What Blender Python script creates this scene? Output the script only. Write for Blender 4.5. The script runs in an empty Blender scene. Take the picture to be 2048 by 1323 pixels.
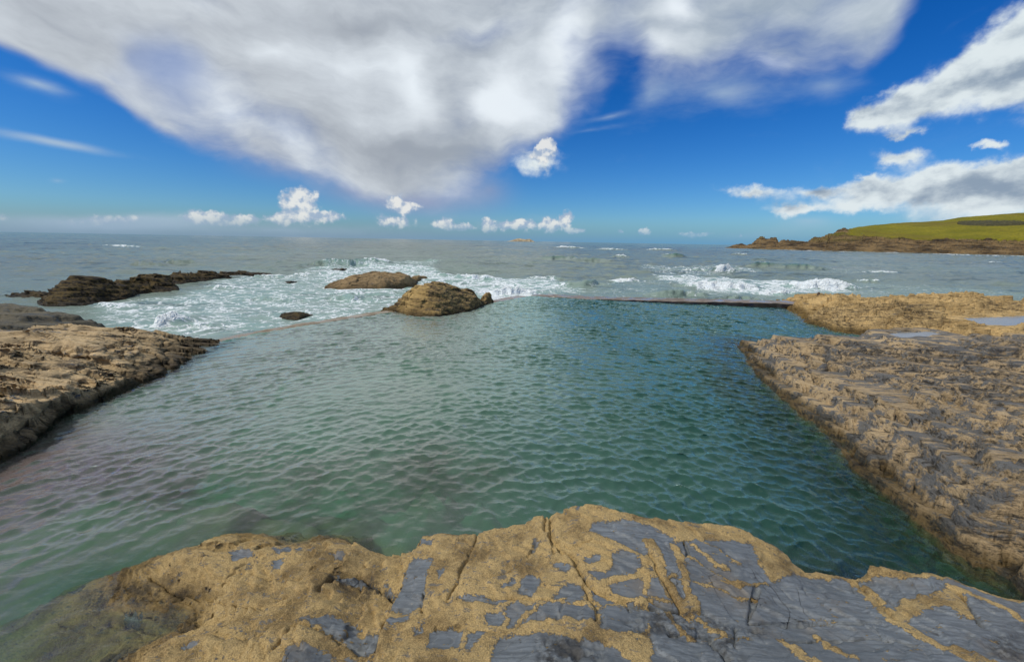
import bpy, math, time
import numpy as np
T0 = time.time()
R = math.radians
scene = bpy.context.scene
COL = scene.collection
# ------------------------------------------------------------------ camera
W, H = 2048.0, 1323.0
F = 770.0
HC = 2.6
PITCH = R(13.15)
ROLL = R(1.02)
fw = np.array([0, math.cos(PITCH), -math.sin(PITCH)])
rt0 = np.array([1.0, 0, 0])
up0 = np.array([0, math.sin(PITCH), math.cos(PITCH)])
rt = math.cos(ROLL) * rt0 + math.sin(ROLL) * up0
up = math.cos(ROLL) * up0 - math.sin(ROLL) * rt0
CAM = np.array([0, 0, HC])

def ray(px, py):
    d = fw + rt * (px - W / 2) / F - up * (py - H / 2) / F
    return d / np.linalg.norm(d)

def wp(px, py, z=0.0):
    """surveyed place on the level z seen at that spot of the photograph"""
    d = ray(px, py)
    t = (z - HC) / d[2]
    p = CAM + d * t
    return np.array([p[0], p[1], z])

def at_dist(px, py, dist):
    d = ray(px, py)
    t = dist / math.hypot(d[0], d[1])
    return CAM + d * t

def azel(px, py):
    d = ray(px, py)
    return math.degrees(math.atan2(d[0], d[1])), math.degrees(math.asin(d[2]))

cam = bpy.data.cameras.new('camera')
cam.sensor_width = 36.0
cam.lens = 36.0 * F / W
cam.clip_start = 0.05
cam.clip_end = 60000
co = bpy.data.objects.new('camera', cam)
COL.objects.link(co)
from mathutils import Matrix, Vector
m = Matrix.Identity(4)
for i in range(3):
    m[i][0] = rt[i]; m[i][1] = up[i]; m[i][2] = -fw[i]; m[i][3] = CAM[i]
co.matrix_world = m
scene.camera = co

# ------------------------------------------------------------------ numpy noise
def _hash(ix, iy, iz, seed):
    h = (ix.astype(np.int64) * 374761393 + iy.astype(np.int64) * 668265263 + iz * 2147483647 * 3 + seed * 1274126177) & 0xFFFFFFFF
    h = ((h ^ (h >> 13)) * 1274126177) & 0xFFFFFFFF
    h = (h ^ (h >> 16))
    return h & 0xFFFF

_ang = np.arange(65536) * (2 * np.pi / 65536)
_cs, _sn = np.cos(_ang), np.sin(_ang)

def pnoise(x, y, seed=0):
    x = np.asarray(x, float); y = np.asarray(y, float)
    ix = np.floor(x); iy = np.floor(y)
    fx = x - ix; fy = y - iy
    ix = ix.astype(np.int64); iy = iy.astype(np.int64)
    u = fx * fx * fx * (fx * (fx * 6 - 15) + 10)
    v = fy * fy * fy * (fy * (fy * 6 - 15) + 10)
    def g(dx, dy):
        h = _hash(ix + dx, iy + dy, 0, seed)
        return _cs[h] * (fx - dx) + _sn[h] * (fy - dy)
    a = g(0, 0); b = g(1, 0); c = g(0, 1); d = g(1, 1)
    return ((a + (b - a) * u) * (1 - v) + (c + (d - c) * u) * v) * 1.5

def fbm(x, y, octv=4, seed=0, gain=0.5, lac=2.03):
    s = 0; a = 1.0; n = 0
    for o in range(octv):
        s = s + a * pnoise(x, y, seed + o * 17)
        n += a; a *= gain; x = x * lac + 3.7; y = y * lac - 1.3
    return s / n

def ridged(x, y, octv=4, seed=0, gain=0.5, lac=2.1):
    s = 0; a = 1.0; n = 0
    for o in range(octv):
        s = s + a * (1 - np.abs(pnoise(x, y, seed + o * 31)) * 2)
        n += a; a *= gain; x = x * lac + 5.1; y = y * lac + 2.3
    return s / n

def sstep(a, b, x):
    t = np.clip((x - a) / (b - a), 0, 1)
    return t * t * (3 - 2 * t)

def tps(pts, x, y, smooth=1e-4):
    P = np.array(pts, float)
    n = len(P)
    c = P[:, :2].mean(0); sc = P[:, :2].std() + 1e-6
    q = (P[:, :2] - c) / sc
    d2 = ((q[:, None] - q[None]) ** 2).sum(-1)
    K = 0.5 * d2 * np.log(d2 + 1e-12) + np.eye(n) * smooth
    Pm = np.c_[np.ones(n), q]
    A = np.zeros((n + 3, n + 3)); A[:n, :n] = K; A[:n, n:] = Pm; A[n:, :n] = Pm.T
    w = np.linalg.solve(A, np.r_[P[:, 2], 0, 0, 0])
    X = (x - c[0]) / sc; Y = (y - c[1]) / sc
    out = w[n] + w[n + 1] * X + w[n + 2] * Y
    for i in range(n):
        r2 = (X - q[i, 0]) ** 2 + (Y - q[i, 1]) ** 2
        out = out + w[i] * 0.5 * r2 * np.log(r2 + 1e-12)
    return out

def seg_d(x, y, ax, ay, bx, by):
    vx, vy = bx - ax, by - ay
    L = vx * vx + vy * vy + 1e-12
    t = np.clip(((x - ax) * vx + (y - ay) * vy) / L, 0, 1)
    return np.hypot(x - ax - t * vx, y - ay - t * vy)

def poly_sd(poly, x, y):
    """signed distance, negative inside"""
    P = np.asarray(poly, float)[:, :2]
    n = len(P)
    d = np.full(x.shape, 1e9); ins = np.zeros(x.shape, bool)
    for i in range(n):
        ax, ay = P[i]; bx, by = P[(i + 1) % n]
        d = np.minimum(d, seg_d(x, y, ax, ay, bx, by))
        if ay != by:
            c = ((ay > y) != (by > y)) & (x < (bx - ax) * (y - ay) / (by - ay) + ax)
            ins ^= c
    return np.where(ins, -d, d)

def line_d(line, x, y):
    P = np.asarray(line, float)
    d = np.full(x.shape, 1e9)
    for i in range(len(P) - 1):
        d = np.minimum(d, seg_d(x, y, P[i][0], P[i][1], P[i + 1][0], P[i + 1][1]))
    return d

# ------------------------------------------------------------------ mesh from grids
def link(o, label=None, cat=None, kind=None, group=None, parent=None):
    COL.objects.link(o)
    if parent: o.parent = parent
    if label: o['label'] = label
    if cat: o['category'] = cat
    if kind: o['kind'] = kind
    if group: o['group'] = group
    return o

def grid_obj(name, X, Y, Z, mat, keep=None, attrs=None, smooth=True, origin=None, **kw):
    ny, nx = X.shape
    idx = np.arange(ny * nx).reshape(ny, nx)
    q = np.stack([idx[:-1, :-1], idx[:-1, 1:], idx[1:, 1:], idx[1:, :-1]], -1).reshape(-1, 4)
    if keep is not None:
        k = (keep[:-1, :-1] | keep[:-1, 1:] | keep[1:, 1:] | keep[1:, :-1]).reshape(-1)
        q = q[k]
    used = np.zeros(ny * nx, bool); used[q.ravel()] = True
    remap = np.cumsum(used) - 1
    q = remap[q]
    V = np.stack([X.ravel(), Y.ravel(), Z.ravel()], -1)[used].astype(np.float32)
    if origin is None:
        origin = (float(V[:, 0].mean()), float(V[:, 1].mean()), 0.0)
    V = V - np.array(origin, np.float32)
    me = bpy.data.meshes.new(name)
    me.vertices.add(len(V)); me.vertices.foreach_set('co', V.ravel())
    me.loops.add(len(q) * 4); me.loops.foreach_set('vertex_index', q.ravel().astype(np.int32))
    me.polygons.add(len(q))
    me.polygons.foreach_set('loop_start', (np.arange(len(q)) * 4).astype(np.int32))
    me.polygons.foreach_set('loop_total', np.full(len(q), 4, np.int32))
    me.polygons.foreach_set('use_smooth', np.full(len(q), smooth))
    me.update(calc_edges=True)
    for an, av in (attrs or {}).items():
        a = me.attributes.new(an, 'FLOAT', 'POINT')
        a.data.foreach_set('value', av.ravel()[used].astype(np.float32))
    me.materials.append(mat)
    o = bpy.data.objects.new(name, me)
    o.location = origin
    return link(o, **kw)

def axis(segs):
    """piecewise spacing: [(start, end, step), ...]"""
    out = []
    for a, b, s in segs:
        out.append(np.arange(a, b, s))
    return np.unique(np.round(np.concatenate(out), 5))

# ------------------------------------------------------------------ node helpers
class NT:
    def __init__(self, tree):
        self.t = tree; self.n = tree.nodes; self.l = tree.links
    def new(self, typ, **kw):
        nd = self.n.new(typ)
        for k, v in kw.items(): setattr(nd, k, v)
        return nd
    def put(self, sock, v):
        if hasattr(v, 'links') or isinstance(v, bpy.types.NodeSocket): self.l.new(v, sock)
        elif v is not None:
            if isinstance(v, (tuple, list)) and len(v) == 3 and sock.type == 'RGBA': v = (*v, 1)
            sock.default_value = v
    def math(self, op, a, b=None, c=None, clamp=False):
        nd = self.new('ShaderNodeMath', operation=op, use_clamp=clamp)
        for i, v in enumerate((a, b, c)):
            if v is not None: self.put(nd.inputs[i], v)
        return nd.outputs[0]
    def vm(self, op, a, b=None, scale=None):
        nd = self.new('ShaderNodeVectorMath', operation=op)
        self.put(nd.inputs[0], a)
        if b is not None: self.put(nd.inputs[1], b)
        if scale is not None: self.put(nd.inputs['Scale'], scale)
        return nd.outputs['Value'] if op in ('LENGTH', 'DOT_PRODUCT', 'DISTANCE') else nd.outputs[0]
    def ramp(self, v, a, b, o0=0.0, o1=1.0, smooth=True):
        nd = self.new('ShaderNodeMapRange', interpolation_type='SMOOTHSTEP' if smooth else 'LINEAR')
        self.put(nd.inputs['Value'], v)
        nd.inputs['From Min'].default_value = a; nd.inputs['From Max'].default_value = b
        nd.inputs['To Min'].default_value = o0; nd.inputs['To Max'].default_value = o1
        return nd.outputs[0]
    def mix(self, f, a, b, blend='MIX'):
        nd = self.new('ShaderNodeMix', data_type='RGBA', blend_type=blend)
        self.put(nd.inputs[0], f); self.put(nd.inputs[6], a); self.put(nd.inputs[7], b)
        return nd.outputs[2]
    def noise(self, vec, scale, detail=4, rough=0.55, dist=0.0, out=0):
        nd = self.new('ShaderNodeTexNoise')
        self.put(nd.inputs['Vector'], vec)
        nd.inputs['Scale'].default_value = scale; nd.inputs['Detail'].default_value = detail
        nd.inputs['Roughness'].default_value = rough; nd.inputs['Distortion'].default_value = dist
        return nd.outputs[out]
    def vor(self, vec, scale, feature='F1', out=0, rnd=1.0):
        nd = self.new('ShaderNodeTexVoronoi', feature=feature)
        self.put(nd.inputs['Vector'], vec); nd.inputs['Scale'].default_value = scale
        nd.inputs['Randomness'].default_value = rnd
        return nd.outputs[out]
    def map(self, vec, loc=(0, 0, 0), rot=(0, 0, 0), sc=(1, 1, 1), typ='POINT'):
        nd = self.new('ShaderNodeMapping', vector_type=typ)
        self.put(nd.inputs[0], vec)
        nd.inputs['Location'].default_value = loc; nd.inputs['Rotation'].default_value = rot
        nd.inputs['Scale'].default_value = sc
        return nd.outputs[0]
    def attr(self, name):
        nd = self.new('ShaderNodeAttribute', attribute_name=name)
        return nd.outputs['Fac']
    def bump(self, h, dist, strength=1.0, normal=None):
        nd = self.new('ShaderNodeBump')
        nd.inputs['Distance'].default_value = dist; nd.inputs['Strength'].default_value = strength
        self.put(nd.inputs['Height'], h)
        if normal is not None: self.put(nd.inputs['Normal'], normal)
        return nd.outputs[0]

def mat_new(name):
    mt = bpy.data.materials.new(name); mt.use_nodes = True
    nt = NT(mt.node_tree); nt.n.clear()
    out = nt.new('ShaderNodeOutputMaterial')
    return mt, nt, out

# ------------------------------------------------------------------ rock material
def rock_mat(name, tan=(0.36, 0.25, 0.12), tan2=(0.22, 0.16, 0.085), grey=(0.13, 0.14, 0.15), dark=(0.03, 0.026, 0.02),
             grey_amt=0.5, dark_amt=0.4, strat_rot=(0.1, 0.15, 0.1), strat=(1.2, 4.0, 14.0), sc=1.0, wet=(0.02, 0.25), bump=0.02,
             use_attr=False, grain=1.0, wet_shade_col=0.32, stain_shade_col=(.035, .031, .026)):
    mt, nt, out = mat_new(name)
    tc = nt.new('ShaderNodeTexCoord').outputs['Object']
    geo = nt.new('ShaderNodeNewGeometry')
    pos = geo.outputs['Position']
    z = nt.new('ShaderNodeSeparateXYZ'); nt.put(z.inputs[0], pos); z = z.outputs[2]
    warp = nt.noise(tc, 1.3 * sc, 3, 0.5, out=1)
    wv = nt.vm('ADD', tc, nt.vm('SCALE', nt.vm('SUBTRACT', warp, (0.5, 0.5, 0.5)), scale=0.25 / sc))
    sv = nt.map(wv, rot=strat_rot, sc=strat)
    nbig = nt.noise(tc, 0.9 * sc, 5, 0.6)
    nstr = nt.noise(sv, 2.2 * sc, 6, 0.65)
    nfin = nt.noise(tc, 30 * sc, 5, 0.7)
    nspk = nt.noise(tc, 75 * sc, 2, 0.6)
    c = nt.mix(nt.ramp(nstr, 0.38, 0.62), tan2, tan)
    c = nt.mix(nt.ramp(nt.math('ADD', nbig, nt.math('MULTIPLY', nfin, 0.3)), 0.55, 0.8), c, tuple(v * 1.18 for v in tan))
    if use_attr:
        cr = nt.attr('crust'); dk = nt.attr('stain_shade')
        na = nt.math('MULTIPLY', nt.math('SUBTRACT', nt.noise(tc, 55, 4, 0.75), 0.5), 2.2)
        nb_ = nt.math('MULTIPLY', nt.math('SUBTRACT', nt.noise(tc, 13, 5, 0.75), 0.5), 1.8)
        fl1 = nt.ramp(nt.noise(nt.map(wv, rot=(0, 0, .5), sc=(1, 3, 1)), 5, 7, 0.78), .58, .64, 0, .6)
        fl2 = nt.ramp(nt.noise(nt.map(wv, rot=(0, 0, -.4), sc=(1, 2.5, 1)), 6, 7, 0.78), .60, .66, 0, .55)
        e = nt.math('ADD', nt.math('ADD', cr, nt.math('ADD', na, nb_)), nt.math('SUBTRACT', fl1, fl2))
        crust = nt.ramp(e, 0.50, 0.68)
        # slate colour: fine laminae
        wq = nt.vm('ADD', tc, nt.vm('SCALE', nt.vm('SUBTRACT', warp, (0.5, 0.5, 0.5)), scale=0.07))
        lam = nt.noise(nt.map(wq, rot=(0.2, 0.1, 0.06), sc=(.8, 15, 15)), 3.5, 7, 0.72)
        lam2 = nt.noise(nt.map(wq, rot=(0.0, 0.3, 0.14), sc=(1.2, 26, 26)), 6, 5, 0.75)
        tone = nt.new('ShaderNodeSeparateColor'); nt.put(tone.inputs[0], nt.vor(nt.map(wv, rot=(0, 0, .3)), 2.1, 'F1', 1)); tone = tone.outputs[0]
        crk = nt.ramp(nt.vor(nt.map(wv, rot=(0, 0, -.5), sc=(1, .55, 1)), 3.3, 'DISTANCE_TO_EDGE'), .002, .007, .8, 0)
        crk = nt.math('MULTIPLY', crk, nt.ramp(nt.noise(tc, 1.7, 3, .5), .52, .62))
        sl = nt.mix(nt.ramp(lam, 0.35, 0.65), tuple(v * 0.62 for v in grey), tuple(v * 1.25 for v in grey))
        sl = nt.mix(nt.math('MULTIPLY', tone, .6), sl, tuple(v * .62 for v in grey))
        sl = nt.mix(nt.ramp(nt.noise(tc, 2.2, 5, 0.65), 0.5, 0.72), sl, (0.15, 0.135, 0.115))
        sl = nt.mix(nt.math('MULTIPLY', crk, .75), sl, (0.03, 0.028, 0.025))
        sl = nt.mix(nt.ramp(nt.noise(tc, 26, 5, 0.8), 0.60, 0.68, 0, .6), sl, (0.30, 0.29, 0.26))
        sl = nt.mix(nt.ramp(nt.noise(tc, 5.5, 6, 0.75), 0.60, 0.70), sl, (0.05, 0.05, 0.05))
        # barnacle / lichen crust: grains with darker pits
        vo = nt.vor(tc, 130, 'F1')
        vo2 = nt.vor(tc, 38, 'F1')
        g1 = nt.ramp(nt.math('ADD', vo, nt.math('MULTIPLY', nfin, 0.5)), 0.45, 1.0)
        ct = nt.mix(g1, tuple(v * 1.12 for v in tan), tuple(v * 0.74 for v in tan))
        ct = nt.mix(nt.ramp(nt.noise(tc, 3.0, 5, 0.7), 0.42, 0.66), ct, nt.mix(g1, tuple(v * 0.95 for v in tan2), tuple(v * 0.5 for v in tan2)))
        ct = nt.mix(nt.ramp(nt.noise(nt.map(wv, rot=(0, 0, .5), sc=(1, 2.2, 1)), 9, 6, 0.75), 0.57, 0.63, 0, 0.85), ct, (0.12, 0.115, 0.105))
        c = nt.mix(crust, sl, ct)
        c = nt.mix(nt.math('MULTIPLY', nt.math('MULTIPLY', dk, .8), nt.ramp(nt.noise(tc, 9, 6, 0.75), 0.42, 0.60)), c, (0.03, 0.027, 0.024))
        cr_h = nt.math('MULTIPLY', crust, nt.math('ADD', 0.5, nt.math('SUBTRACT', nt.math('MULTIPLY', nfin, 0.7), nt.math('MULTIPLY', vo, 0.4))))
        slh = nt.math('SUBTRACT', nt.math('MULTIPLY', nt.math('ADD', lam, nt.math('MULTIPLY', lam2, 0.6)), 0.5), nt.math('MULTIPLY', crk, .5))
        hgt = nt.math('ADD', cr_h, slh)
        rough = nt.ramp(crust, 0, 1, 0.45, 0.9)
    else:
        gm = nt.noise(nt.map(wv, rot=strat_rot, sc=(strat[0], strat[1] * 0.6, strat[2] * 0.4)), 1.7 * sc, 6, 0.7)
        gk = nt.ramp(nt.math('ADD', gm, nt.math('MULTIPLY', nt.math('SUBTRACT', nfin, 0.5), 0.35)), 0.66 - grey_amt * 0.2, 0.74 - grey_amt * 0.2)
        c = nt.mix(gk, c, nt.mix(nfin, tuple(v * 0.7 for v in grey), tuple(v * 1.35 for v in grey)))
        c = nt.mix(nt.ramp(nspk, 0.5, 0.75, 0, 0.55), c, tuple(v * 0.45 for v in tan2))
        pt = geo.outputs['Pointiness']
        dkm = nt.ramp(nt.math('ADD', nstr, nt.math('MULTIPLY', nfin, 0.25)), 0.25 + dark_amt * 0.36, 0.35 + dark_amt * 0.36, 1, 0)
        c = nt.mix(nt.math('MULTIPLY', dkm, 0.85), c, dark)
        stn = nt.math('MULTIPLY', nt.attr('stain_shade'), nt.ramp(nt.math('ADD', nt.math('MULTIPLY', nstr, .6), nt.math('MULTIPLY', nfin, .5)), .44, .62, 1, .12))
        c = nt.mix(stn, c, stain_shade_col)
        hgt = nt.math('ADD', nt.math('MULTIPLY', nstr, 1.5), nt.math('MULTIPLY', nfin, 0.5 * grain))
        rough = 0.85
    # splash zone: wet and weed stained rock close to the water, and painted shade on the left shelf
    wz = nt.math('ADD', z, nt.math('MULTIPLY', nt.math('SUBTRACT', nbig, 0.5), 0.25))
    wm = nt.ramp(wz, wet[0], wet[1], 1, 0)
    wet_shade_c = nt.mix(1.0, c, (wet_shade_col, wet_shade_col * 0.92, wet_shade_col * 0.62), 'MULTIPLY')
    c = nt.mix(wm, c, wet_shade_c)
    rg = nt.math('SUBTRACT', rough, nt.math('MULTIPLY', wm, 0.25))
    bs = nt.new('ShaderNodeBsdfPrincipled')
    nt.put(bs.inputs['Base Color'], c); nt.put(bs.inputs['Roughness'], rg)
    bs.inputs['Specular IOR Level'].default_value = 0.3
    nt.put(bs.inputs['Normal'], nt.bump(hgt, bump))
    nt.l.new(bs.outputs[0], out.inputs[0])
    return mt

# ------------------------------------------------------------------ rock builder
ROCKS = []   # (x axis, y axis, height grid) for the water depth

def terr(s, t, sharp=0.75):
    """stair-step s in layers of thickness t (returns the offset)"""
    f = s / t; i = np.floor(f); fr = f - i
    st = sstep(sharp, 1.0, fr)
    return (i + st) * t - s

def heights(X, Y, rim, ctrl, slope=3.0, floor=-2.6, edge_noise=0.06, edge_scale=2.0, seed=1, smooth=1e-3, grow=0.0):
    pts = list(rim) + list(ctrl)
    sd = poly_sd(rim, X, Y) - grow + fbm(X * edge_scale, Y * edge_scale, 5, seed + 5, 0.6) * edge_noise
    base = tps(pts, X, Y, smooth)
    lo = min(p[2] for p in pts) - 0.15; hi = max(p[2] for p in pts) + 0.25
    base = np.clip(base, lo, hi)
    out = np.maximum(sd, 0)
    sl = slope if np.isscalar(slope) else slope(X, Y)
    h = base - sl * (out + 0.35 * np.minimum(out, 0.25) / 0.25 * 0) - 0.0
    # gentle rounding of the rim
    rnd = 0.025
    h = h - np.clip(1 + np.minimum(sd, 0) / rnd / 2, 0, 1) ** 2 * rnd * 0.6
    return np.maximum(h, floor), sd

def strata(X, Y, h, dip=(0.12, 0.3), t=(0.14, 0.05), amt=(0.9, 0.8), seed=3, warp=0.12, ws=0.8, notch=0.0):
    w = fbm(X * ws, Y * ws, 4, seed) * warp
    w2 = fbm(X * ws * 4, Y * ws * 4, 3, seed + 9) * warp * 0.3
    o = 0
    for ti, ai in zip(t, amt):
        s = h + o + X * dip[0] + Y * dip[1] + w + w2
        o = o + terr(s, ti) * ai
        if notch:
            fr = s / ti - np.floor(s / ti)
            o = o - notch * ti * np.exp(-((fr - .74) / .07) ** 2) * sstep(-.3, .2, fbm(X * 1.1, Y * 1.1, 3, seed + 14))
    return h + o

def push(X, Y, Z, amp, sc=(3, 3, 12), seed=7):
    """break steep faces into ledges by moving points along the horizontal part of their normal"""
    gy, gx = np.gradient(Z)
    dy = np.gradient(Y, axis=0); dx = np.gradient(X, axis=1)
    sx = gx / dx; sy = gy / dy
    n = np.sqrt(1 + sx ** 2 + sy ** 2)
    nx, ny = -sx / n, -sy / n
    d = fbm(Z * sc[2] + X * 0.7, (X + Y) * sc[0] * 0.5, 4, seed, 0.6) * amp
    return X + nx * d, Y + ny * d, Z

def add_rock(name, X, Y, h, mat, seed=1, pushamp=0.05, cut=-2.0, attrs=None, pushsc=(3, 3, 12), water=True, **kw):
    if water: ROCKS.append((X[0], Y[:, 0], h))
    PX, PY, PZ = push(X, Y, h, pushamp, pushsc, seed)
    return grid_obj(name, PX, PY, PZ, mat, keep=h > cut, attrs=attrs, **kw)

# ================================================================== FOREGROUND ROCK
def zc(tag):
    """points read off an enlargement: returns photograph coordinates"""
    s, ox, oy = {'a': (2.2756, 0, 900), 'b': (2.926, 700, 980), 'c': (2.738, 1300, 980), 'p': (1, 0, 0)}[tag]
    return lambda pts: [(x / s + ox, y / s + oy) for x, y in pts]

fg_rim_px = [(300, 1128, .0), (395, 1100, .09), (435, 1078, .0), (500, 1074, .0), (549, 1080, .08), (703, 1084, .18), (747, 1091, .2), (817, 1087, .24),
             (844, 1073, .32), (953, 1072, .34), (990, 1060, .36), (1052, 1050, .38), (1076, 1034, .42), (1127, 1031, .44),
             (1135, 1018, .46), (1154, 1010, .48), (1189, 1009, .48), (1213, 1016, .47), (1281, 1035, .44), (1400, 1048, .42), (1461, 1051, .42),
             (1504, 1069, .38), (1534, 1090, .34), (1559, 1100, .3), (1578, 1119, .26), (1610, 1148, .2), (1640, 1152, .17), (1705, 1158, .15),
             (1740, 1163, .14), (1753, 1136, .22), (1793, 1148, .24), (1892, 1155, .26), (1939, 1174, .25),
             (1994, 1192, .22), (2048, 1203, .2), (2160, 1240, .2), (2330, 1330, .25)]
fg_rim = [tuple(wp(*p)) for p in fg_rim_px]
fg_rim += [(4.6, 0.6, .5), (4.6, -1.6, .9), (-5.2, -1.6, .6), (-5.6, 0.2, .1), (-4.8, 0.9, -.3)]
fg_rim += [tuple(wp(*p)) for p in [(-60, 1290, -.3), (70, 1215, -.2), (170, 1170, -.1)]]
fg_ctrl = [tuple(wp(*p)) for p in [
    (300, 1210, .02), (220, 1250, -.05), (130, 1290, -.12), (40, 1330, -.22), (170, 1210, -.08), (380, 1200, .05), (330, 1270, .0), (400, 1240, .05),
    (350, 1140, .12), (430, 1140, .17), (300, 1300, .08), (400, 1300, .2), (460, 1240, .2), (520, 1250, .27), (600, 1200, .28), (500, 1130, .16),
    (650, 1140, .26), (700, 1110, .24), (700, 1175, .2), (740, 1150, .24), (700, 1250, .36), (480, 1180, .17), (230, 1320, .0),
    (850, 1150, .42), (900, 1250, .52), (1050, 1100, .45), (1050, 1180, .5), (1250, 1080, .5), (1250, 1160, .52), (1400, 1120, .47), (1400, 1200, .5), (1500, 1130, .41),
    (1570, 1200, .36), (1640, 1180, .3), (1700, 1250, .42), (1850, 1300, .5), (1850, 1220, .36), (2000, 1290, .42),
    (200, 1420, .12), (600, 1323, .42), (1000, 1323, .66), (1400, 1323, .62), (1800, 1380, .6)]]
fg_ctrl += [(0, 0, 1.0), (-2, 0, .75), (2.5, 0, .9), (0, -1.3, 1.1), (-3, -1.2, .75), (3, -1.2, 1.0), (1.2, .7, .9), (-1, .7, .85)]

gx = axis([(-5.8, -3.2, .03), (-3.2, 3.9, .0075), (3.9, 5.2, .03)])
gy = axis([(-1.8, 0.85, .05), (0.85, 3.45, .0075), (3.45, 4.4, .03)])
X, Y = np.meshgrid(gx, gy)
def fgslope(x, y):
    # shelving on the left under the shallow water, cut off sharply elsewhere
    return 0.55 + 3.2 * sstep(-1.5, -0.9, x)
h, sd = heights(X, Y, fg_rim, fg_ctrl, slope=fgslope, grow=.035, edge_noise=0.04, edge_scale=3.0, seed=11, floor=-2.4)

def onrock(pts):
    """drop traced points on to the slab (fixed-point search along the sight line)"""
    out = []
    for px, py in pts:
        z = 0.3
        for _ in range(6):
            p = wp(px, py, z)
            i = int(np.clip(np.searchsorted(gy, p[1]), 0, len(gy) - 1)); j = int(np.clip(np.searchsorted(gx, p[0]), 0, len(gx) - 1))
            z = 0.5 * z + 0.5 * max(float(h0[i, j]), -.3)
        out.append((p[0], p[1]))
    return out
h0 = h.copy()

slates = {'b': [
    [(375, 375), (480, 390), (460, 470), (440, 570), (430, 640), (370, 690), (235, 695), (270, 620), (300, 520), (330, 430)],
    [(405, 285), (480, 280), (470, 310), (400, 315)], [(500, 470), (555, 440), (545, 500), (520, 515)],
    [(1000, 540), (1030, 500), (1115, 495), (1110, 540), (1080, 600), (1060, 620), (990, 610)],
    [(1420, 200), (1600, 195), (1760, 230), (1900, 290), (1900, 340), (1750, 370), (1700, 385), (1600, 340), (1480, 280), (1400, 250)],
    [(1530, 370), (1600, 350), (1700, 400), (1720, 450), (1600, 500), (1480, 545), (1420, 500), (1400, 480), (1480, 480), (1530, 460)],
    [(1370, 400), (1450, 380), (1480, 400), (1420, 440), (1370, 430)], [(1190, 430), (1260, 410), (1290, 430), (1270, 480), (1240, 460)],
    [(1210, 600), (1270, 540), (1340, 540), (1370, 590), (1375, 650), (1280, 650), (1200, 640)],
    [(1510, 560), (1620, 510), (1700, 505), (1730, 560), (1730, 625), (1600, 610), (1530, 590)],
    [(1760, 520), (1830, 530), (1870, 620), (1800, 640), (1760, 620)],
    [(1100, 690), (1200, 665), (1400, 680), (1440, 710), (1430, 770), (1300, 790), (1150, 790), (1010, 800), (950, 810), (1040, 740)],
    [(790, 720), (870, 710), (900, 740), (880, 800), (800, 790)], [(480, 810), (600, 800), (660, 830), (640, 920), (560, 930), (440, 930)],
    [(690, 830), (760, 815), (820, 850), (800, 920), (740, 940), (650, 930)],
    [(850, 890), (980, 850), (1100, 850), (1300, 880), (1500, 930), (1640, 990), (1650, 1104), (830, 1104)],
    [(1450, 690), (1600, 690), (1750, 700), (1800, 740), (1700, 850), (1560, 860), (1450, 820), (1440, 740)],
    [(640, 620), (850, 640), (930, 650), (900, 670), (700, 650)], [(930, 670), (1100, 665), (1040, 710), (960, 800), (930, 800), (910, 730)],
    [(1390, 560), (1500, 620), (1600, 660), (1500, 680), (1420, 640)], [(1610, 640), (1740, 690), (1640, 680)],
    [(370, 795), (430, 800), (410, 830), (375, 835)], [(210, 770), (330, 730), (340, 750), (230, 790)],
    [(0, 760), (60, 760), (50, 800), (180, 790), (160, 860), (110, 930), (100, 890), (0, 880)], [(870, 560), (930, 540), (970, 520), (960, 560), (880, 580)],
    [(1290, 150), (1330, 150), (1340, 175), (1290, 170)], [(1040, 165), (1110, 160), (1100, 185), (1050, 190)], [(1080, 290), (1110, 300), (1070, 360), (1060, 350)]],
    'c': [[(0, 230), (80, 260), (130, 300), (190, 290), (330, 280), (560, 290), (590, 390), (660, 500), (850, 470), (1050, 478), (1180, 498), (1240, 470),
           (1440, 480), (1620, 480), (1750, 530), (1900, 580), (2048, 610), (2400, 700), (2400, 1150), (0, 1150), (0, 640)],
          [(90, 195), (150, 195), (130, 215), (80, 212)]],
    'a': [[(1370, 800), (1480, 780), (1600, 770), (1650, 790), (1560, 820), (1640, 850), (1720, 830), (1690, 890), (1560, 850), (1420, 820)],
          [(1520, 560), (1650, 570), (1780, 590), (1800, 610), (1690, 600), (1530, 600)], [(1300, 920), (1440, 905), (1690, 920), (1690, 1063), (1290, 1063)],
          [(1240, 490), (1290, 470), (1280, 510), (1240, 520)], [(1500, 450), (1560, 450), (1560, 490), (1520, 480)], [(270, 630), (360, 600), (390, 620), (350, 650)],
          [(550, 730), (650, 730), (640, 760), (570, 760)], [(1040, 440), (1120, 430), (1150, 460), (1060, 480)], [(830, 880), (900, 860), (920, 890), (850, 920)],
          [(1240, 430), (1380, 425), (1360, 445), (1250, 450)]]}
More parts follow.
